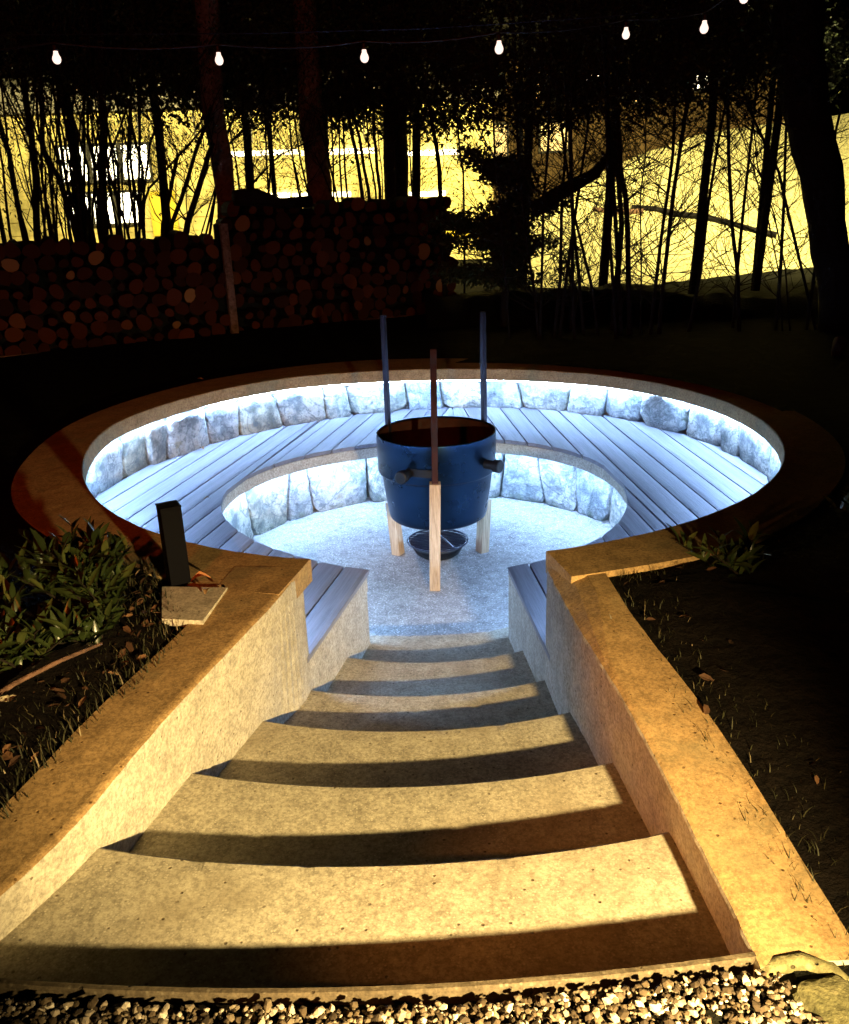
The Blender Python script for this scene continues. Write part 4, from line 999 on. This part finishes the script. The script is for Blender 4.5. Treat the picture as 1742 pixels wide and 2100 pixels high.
fs = [(i*m+j, (i+1)*m+j, (i+1)*m+j+1, i*m+j+1) for i in range(NU) for j in range(m-1)]
me = mesh(vs, fs); o = link('gravel_bank', me, MAT['bank'], smooth=True); tag(o, 'pale floodlit gravel bank rising behind the thin trees on the right', kind='structure')
def on_bank(x, y):
    best = min(vs, key=lambda p: (p[0]-x)**2+(p[1]-y)**2); return best[2]
mb = MB(); mb.tube([(4.43+.48*k, 18.9-.06*k, on_bank(4.43+.48*k, 18.9-.06*k)+.03) for k in range(7)], .07, 8); tag(mb.build('kerb_bar', MAT['bark']), 'long dark beam lying across the floodlit bank', 'kerb')  # stand-in for a dark kerb line crossing the slope
mb = MB(); mb.tube([(3.6+.25*k, 18.6, on_bank(3.6+.25*k, 18.6)+.03) for k in range(5)], .06, 8); tag(mb.build('kerb_bar', MAT['bark_red']), 'shorter reddish beam higher on the left of the bank', 'kerb')  # second, shorter piece standing in for the kerb line

# ------------------------------------------------------------------ trees
tr = random.Random(99)
def twigs(mb, p, d, L, r, depth, n=3, sag=.0):
    pts = [p]; dd = d.copy(); k = 4
    for i in range(k):
        dd = (dd+Vector((tr.uniform(-.25, .25), tr.uniform(-.25, .25), tr.uniform(-.12, .2)))).normalized(); pts.append(pts[-1]+dd*L/k)
    mb.tube(pts, [r*(1-.16*i) for i in range(k+1)], 4 if r > .006 else 3, False)
    if depth > 0:
        for _ in range(n):
            i = tr.randrange(1, k+1); nd_ = (dd+Vector((tr.uniform(-1, 1), tr.uniform(-.7, .7), tr.uniform(-.5, .9)))).normalized()
            twigs(mb, pts[i], nd_, L*tr.uniform(.45, .75), r*.6, depth-1, n)
def leaf_clump(mb, c, rad, n, s, fl=.8):
    for _ in range(n):
        q = Vector((tr.gauss(0, 1), tr.gauss(0, 1), tr.gauss(0, fl)))*rad*.5+c; a = Vector((tr.uniform(-1, 1), tr.uniform(-1, 1), tr.uniform(-1, 1))).normalized(); b = a.orthogonal().normalized()*s*tr.uniform(.25, .5); a = a*s*tr.uniform(.5, 1.1)
        mb.add([q-a*.5, q+b*.5, q+a*.5, q-b*.5], [(0, 1, 2, 3)])
def tree(pts, Y, w0, w1, label, mat, crown=0, name='tree', twn=14, twl=.7, cat='tree', ztop=None, crown_z=(2.6, 4.8), crown_r=1.2, leaf=.07, low=.4, grp=None):
    P = [Vector((x, Y+.0, z)) for x, z in pts]
    if P[0].z > .0:
        d = (P[0]-P[1]).normalized(); s = P[0].z/max(.3, -d.z) if d.z < 0 else 1; base = P[0]+d*min(s, 3); base.z = -.05; base.x = P[0].x+(base.x-P[0].x)*.6; P.insert(0, base)
    if ztop and P[-1].z < ztop:
        d = (P[-1]-P[-2]).normalized(); P.append(P[-1]+d*((ztop-P[-1].z)/max(.4, d.z)))
    t = thing(name, P[0], label, cat, grp)
    # refine with a little wobble
    Q = [P[0]]; 
    for i in range(len(P)-1):
        for k in (1, 2, 3):
            q = P[i].lerp(P[i+1], k/3); 
            if k < 3: q += Vector((tr.uniform(-1, 1), tr.uniform(-1, 1), 0))*w0*.06
            Q.append(q)
    R = [(w0+(w1-w0)*i/(len(Q)-1))/2*(1+tr.uniform(-.06, .06)) for i in range(len(Q))]; R[0] *= 1.25
    mb = MB(); mb.tube(Q, R, 14 if w0 > .1 else 7); part(mb, 'trunk', mat, t, smooth=True)
    if twn:
        mb = MB()
        for _ in range(twn):
            i = tr.randrange(2, len(Q)) if len(Q) > 3 else len(Q)-1; p = Q[i].lerp(Q[i-1], tr.random())
            if p.z < low: continue
            side = tr.choice((-1, 1)); d = Vector((side*tr.uniform(.5, 1), tr.uniform(-.4, .4), tr.uniform(.05, 1.1))).normalized()
            twigs(mb, p, d, twl*tr.uniform(.5, 1.2), max(.006, R[i]*.32 if R[i] < .05 else .014), 2, 3)
        if mb.v: o = part(mb, 'branches', MAT['twig'], t); o['kind'] = 'stuff'
    if crown:
        mb = MB(); top = Q[-1]
        for _ in range(crown):
            c = Vector((top.x+tr.gauss(0, crown_r*.55), Y+tr.gauss(0, .5), tr.uniform(*crown_z))); leaf_clump(mb, c, tr.uniform(.25, .5), tr.randrange(60, 110), leaf)
        part(mb, 'crown', MAT['leafmass'], t)
    return t
lab_big = ['leaning reddish trunk rising behind the firewood, left of centre', 'thick dark red trunk between the leaning trunk and the black trunk', 'straight black trunk behind the fire kettle poles', 'very thick black trunk leaning at the right edge']
for i, (pts, Y, w0, w1) in enumerate(BIG_TRUNKS):
    tree(pts, Y, w0, w1, lab_big[i], MAT['bark_red'] if i < 2 else MAT['bark'], crown=[26, 46, 46, 34][i], name='big_tree', twn=[10, 8, 6, 16][i], twl=1.1, ztop=5.2, crown_z=[(3.0, 5.0), (2.62, 4.8), (2.62, 4.8), (2.45, 4.6)][i], crown_r=[1.4, 1.5, 1.6, 1.5][i], low=1.6)
order = sorted(range(len(RIGHT_STEMS)), key=lambda i: RIGHT_STEMS[i][0][0][0])
nth = ['first', 'second', 'third', 'fourth', 'fifth', 'sixth', 'seventh', 'eighth', 'ninth', 'tenth', 'eleventh', 'twelfth', 'thirteenth', 'fourteenth', 'fifteenth', 'sixteenth', 'seventeenth', 'eighteenth']
for rank, i in enumerate(order):
    pts, Y, w0, w1 = RIGHT_STEMS[i]; thick = 'slender' if w0 > .028 else 'very thin'
    tree(pts, Y+tr.uniform(-.25, .25)*0, w0, w1, f'{thick} black tree stem, {nth[rank]} from the left before the floodlit bank', MAT['bark'], crown=10 if w0 > .03 else 2, name='young_tree', twn=46 if w0 > .028 else 26, twl=.8, ztop=3.9 if w0 > .028 else 3.0, crown_z=(2.35, 3.9), crown_r=1.0, low=.35, leaf=.06, grp='young trees before the floodlit bank')
def shrub_of(stems, label, name='hazel_bush', crown=8, twn=10, grp=None, cz=(2.5, 4.2)):
    base = sum((Vector((p[0][0][0], p[1], 0)) for p in stems), Vector())/len(stems); t = thing(name, base, label, 'tall bush', grp)
    for pts, Y, w0, w1 in stems:
        P = [Vector((x, Y+tr.uniform(-.1, .1), z)) for x, z in pts]; b = P[0]+(P[0]-P[1]).normalized()*P[0].z*.9; b = Vector((b.x*.6+base.x*.4, Y, 0)); P.insert(0, b)
        d = (P[-1]-P[-2]).normalized(); P.append(P[-1]+d*(1.2 if P[-1].z > 2.6 else .3))
        Q = [P[0]]
        for i in range(len(P)-1):
            for k in (1, 2):
                q = P[i].lerp(P[i+1], k/2)
                if k < 2: q += Vector((tr.uniform(-1, 1), 0, 0))*.012
                Q.append(q)
        R = [(w0+(w1-w0)*i/(len(Q)-1))/2 for i in range(len(Q))]
        mb = MB(); mb.tube(Q, R, 7); part(mb, 'stem', MAT['bark'], t, smooth=True)
        mb = MB()
        for _ in range(twn):
            i = tr.randrange(2, len(Q)); p = Q[i]
            twigs(mb, p, Vector((tr.uniform(-.8, .8), tr.uniform(-.3, .3), tr.uniform(.3, 1))).normalized(), tr.uniform(.3, .8), max(.004, R[i]*.25), 2, 3)
        o = part(mb, 'twigs', MAT['twig'], t); o['kind'] = 'stuff'
    if crown:
        mb = MB()
        for _ in range(11): leaf_clump(mb, Vector((base.x+tr.gauss(0, .55), base.y+tr.gauss(0, .3), tr.uniform(1.5, 2.5))), .38, 26, .055)
        for _ in range(crown): leaf_clump(mb, Vector((base.x+tr.gauss(0, .8), base.y+tr.gauss(0, .3), tr.uniform(*cz))), .45, 90, .055)
        part(mb, 'crown', MAT['leafmass'], t)
ls = sorted(LEFT_STEMS, key=lambda s: s[0][0][0]); n = len(ls)
# extra thin upright shoots, as dense as the photo shows them before the lit windows
for k in range(44):
    x = tr.uniform(-4.75, -3.25); ls.append(([[x, 1.3], [x+tr.uniform(-.12, .12), 2.0], [x+tr.uniform(-.25, .35), 2.9]], 11.2+tr.uniform(-.3, .5), tr.uniform(.018, .05), .014))
ls.sort(key=lambda s: s[0][0][0])
groups = [[s for s in ls if s[0][0][0] < -4.3], [s for s in ls if -4.3 <= s[0][0][0] < -3.6], [s for s in ls if -3.6 <= s[0][0][0] < -3.15], [s for s in ls if s[0][0][0] >= -3.15]]
glab = ['many stemmed black bush at the left edge behind the firewood', 'many stemmed bush before the left half of the lit windows', 'many stemmed bush before the right half of the lit windows', 'fan of leaning black stems left of the reddish trunk']
for k, gset in enumerate(groups): shrub_of(gset, glab[k], crown=[22, 26, 22, 8][k], twn=[7, 6, 6, 16][k], grp='hazel bushes behind the firewood', cz=[(2.3, 4.0), (2.2, 3.8), (2.25, 3.8), (2.75, 4.2)][k])
cs = sorted(CENTRE_STEMS, key=lambda s: s[0][0][0])
cg = [[s for s in cs if s[0][0][0] < -2.0], [s for s in cs if -2.2 <= s[0][0][0] < -1.2][-2:], [s for s in cs if -1.2 <= s[0][0][0] < -.3], [s for s in cs if s[0][0][0] >= -.3]]
cl = ['fan of thin branches right of the leaning reddish trunk', 'pair of thin crossing stems left of the thick red trunk', 'row of thin upright stems between the thick red and the black trunk', 'thin stems right of the straight black trunk']
for k, gset in enumerate(cg): shrub_of(gset, cl[k], crown=[3, 3, 14, 12][k], twn=[16, 30, 6, 26][k], grp='thin bushes before the hall', cz=[(2.75, 4), (2.8, 4), (2.42, 3.6), (2.55, 3.8)][k])
# leafy evergreen bush right of the black trunk
def evergreen(x, y, z0, z1, rx, label, n, seed, leaf=.055):
    t = thing('evergreen_bush', (x, y, 0), label, 'bush'); mb = MB(); mb.tube([(x, y, 0), (x+.05, y, z1*.5), (x-.04, y, z1*.8)], [.05, .035, .015], 8); part(mb, 'trunk', MAT['bark'], t)
    mb = MB()
    for _ in range(18): twigs(mb, Vector((x, y, tr.uniform(z0, z1*.7))), Vector((tr.uniform(-1, 1), tr.uniform(-.5, .5), tr.uniform(0, .8))).normalized(), rx*.8, .01, 2, 3)
    part(mb, 'branches', MAT['twig'], t); mb = MB()
    for _ in range(n//8):
        u = tr.random(); z = z0+(z1-z0)*u; w = rx*(1.25-.75*u); ang = tr.uniform(-1, 1)
        p = Vector((x+tr.uniform(-.2, .2), y, z)); e_ = Vector((x+ang*w, y+tr.uniform(-.4, .4), z+tr.uniform(-.05, .3)))
        for q in range(8): leaf_clump(mb, p.lerp(e_, q/7), .20, 60, leaf, .45)
    part(mb, 'crown', MAT['leafmass'], t)
evergreen(1.02, 10.6, .35, 1.85, .85, 'dense black evergreen bush right of the straight black trunk', 170, 1, .095)
evergreen(1.75, 10.2, .30, .95, .35, 'low dark bush at the left foot of the thin trees', 8, 2)
mb = MB(); mb.tube([(1.28, 10.0, 1.36), (1.62, 10.0, 1.56), (1.95, 10.0, 1.72), (2.12, 10.0, 1.95)], [.085, .08, .06, .03], 9); tag(mb.build('leaning_trunk', MAT['bark'], smooth=True), 'broken dark trunk leaning between the evergreen bush and the thin trees', 'fallen trunk')
# thicket of thin dark saplings between the trunks
tk = random.Random(8)
sap = sorted(tk.uniform(-2.9, 4.2) for _ in range(22))
for k in range(22):
    x = sap[k]; Yk = tk.uniform(9.4, 9.9) if x > 1.0 else tk.uniform(12.3, 12.9)
    if .2 < x < 1.0: x += 1.2; Yk = 9.7
    lean = tk.uniform(-.35, .35)
    t = thing('sapling', (x, Yk, 0), (f'thin bare sapling, {nth[k]} from the left among the saplings before the hall' if k < 11 else f'thin bare sapling, {nth[21-k]} from the right among the saplings before the bank'), 'sapling', 'thin bare saplings in the thicket')
    pts = [Vector((x+lean*u+tk.uniform(-.03, .03), Yk, 3.4*u)) for u in [0, .2, .4, .6, .8, 1]]
    mb = MB(); mb.tube(pts, [.020, .018, .016, .013, .010, .006], 6); part(mb, 'stem', MAT['bark'], t)
    mb = MB()
    for q in range(16):
        u = tk.uniform(.1, 1)*5; i_ = min(4, int(u)); twigs(mb, pts[i_].lerp(pts[i_+1], u-i_), Vector((tk.choice((-1, 1))*tk.uniform(.4, 1), tk.uniform(-.3, .3), tk.uniform(.1, 1))).normalized(), tk.uniform(.3, .8), .007, 2, 3)
    o = part(mb, 'twigs', MAT['twig'], t); o['kind'] = 'stuff'
t = thing('tangled_bush', (2.2, 10.0, 0), 'dark tangle of leafy twigs before the brown house', 'bush'); mb = MB(); mb.tube([(2.2, 10, 0), (2.25, 10, 1.2), (2.1, 10, 2.4)], [.04, .03, .015], 7); part(mb, 'trunk', MAT['bark'], t)
mb = MB()
for _ in range(60): leaf_clump(mb, Vector((tk.uniform(.9, 3.3), 10+tk.uniform(-.3, .3), tk.uniform(2.0, 2.8)+.12*0)), .28, 42, .06)
part(mb, 'crown', MAT['leafmass'], t); mb = MB()
for _ in range(40): twigs(mb, Vector((tk.uniform(1.0, 3.2), 10, tk.uniform(1.6, 2.6))), Vector((tk.uniform(-1, 1), tk.uniform(-.3, .3), tk.uniform(-.2, 1))).normalized(), .6, .009, 2, 3)
o = part(mb, 'twigs', MAT['twig'], t); o['kind'] = 'stuff'
# low dark hedge bank in front of the trees: bottom edge of the lit background
vs = []; n = 90
prof = [(-.9, 0), (-.5, .22), (0, .42), (.5, .45), (1.2, .0)]
for i in range(n+1):
    x = .1+(9.0)*i/n
    for dy, dz in prof:
        y = 11.6+.05*i/n*20+dy; y = 11.4+.28*(x-.9)*0+dy
        h = dz*(.62+.25*sin(x*.9)) + (.10*noise.noise(Vector((x*3, dy*3, 0))) if dz > 0 else 0); vs.append((x, y, h))
fs = [(i*5+j, (i+1)*5+j, (i+1)*5+j+1, i*5+j+1) for i in range(n) for j in range(4)]
tag(link('earth_mound', mesh(vs, fs), MAT['soil'], smooth=True), 'low dark earth mound along the foot of the trees', kind='structure')
# a forest screen of overhanging evergreen boughs across the top
for k in range(9):
    x = -4.9+k*1.25+tr.uniform(-.2, .2); y = 13.3+tr.uniform(-.3, .6)
    t = thing('overhanging_tree', (x, y, 0), ['dark tree crown over the left edge of the hall', 'dark crown over the lit windows', 'dark crown left of the leaning reddish trunk', 'dark crown over the left light tubes', 'dark crown over the thick red trunk', 'dark crown over the black trunk', 'dark crown over the evergreen bush', 'dark crown over the first thin trees', 'dark crown over the brown house'][k], 'tree', 'dark crowns hanging over the background')
    mb = MB(); mb.tube([(x, y, 0), (x+.1, y, 2.5), (x, y, 5.5)], [.07, .06, .03], 8); part(mb, 'trunk', MAT['bark'], t)
    mb = MB(); lo = [3.2, 3.0, 2.9, 2.72, 2.6, 2.55, 2.7, 2.8, 3.0][k]
    for _ in range(64):
        c = Vector((x+tr.uniform(-.9, .9), y+tr.uniform(-.5, .5), lo+abs(tr.gauss(0, 1.0)))); leaf_clump(mb, c, tr.uniform(.35, .6), 110, .13)
    part(mb, 'crown', MAT['leafmass'], t)
print('objects', len(bpy.data.objects), 'tris', sum(len(o.data.polygons) for o in bpy.data.objects if o.type == 'MESH'))
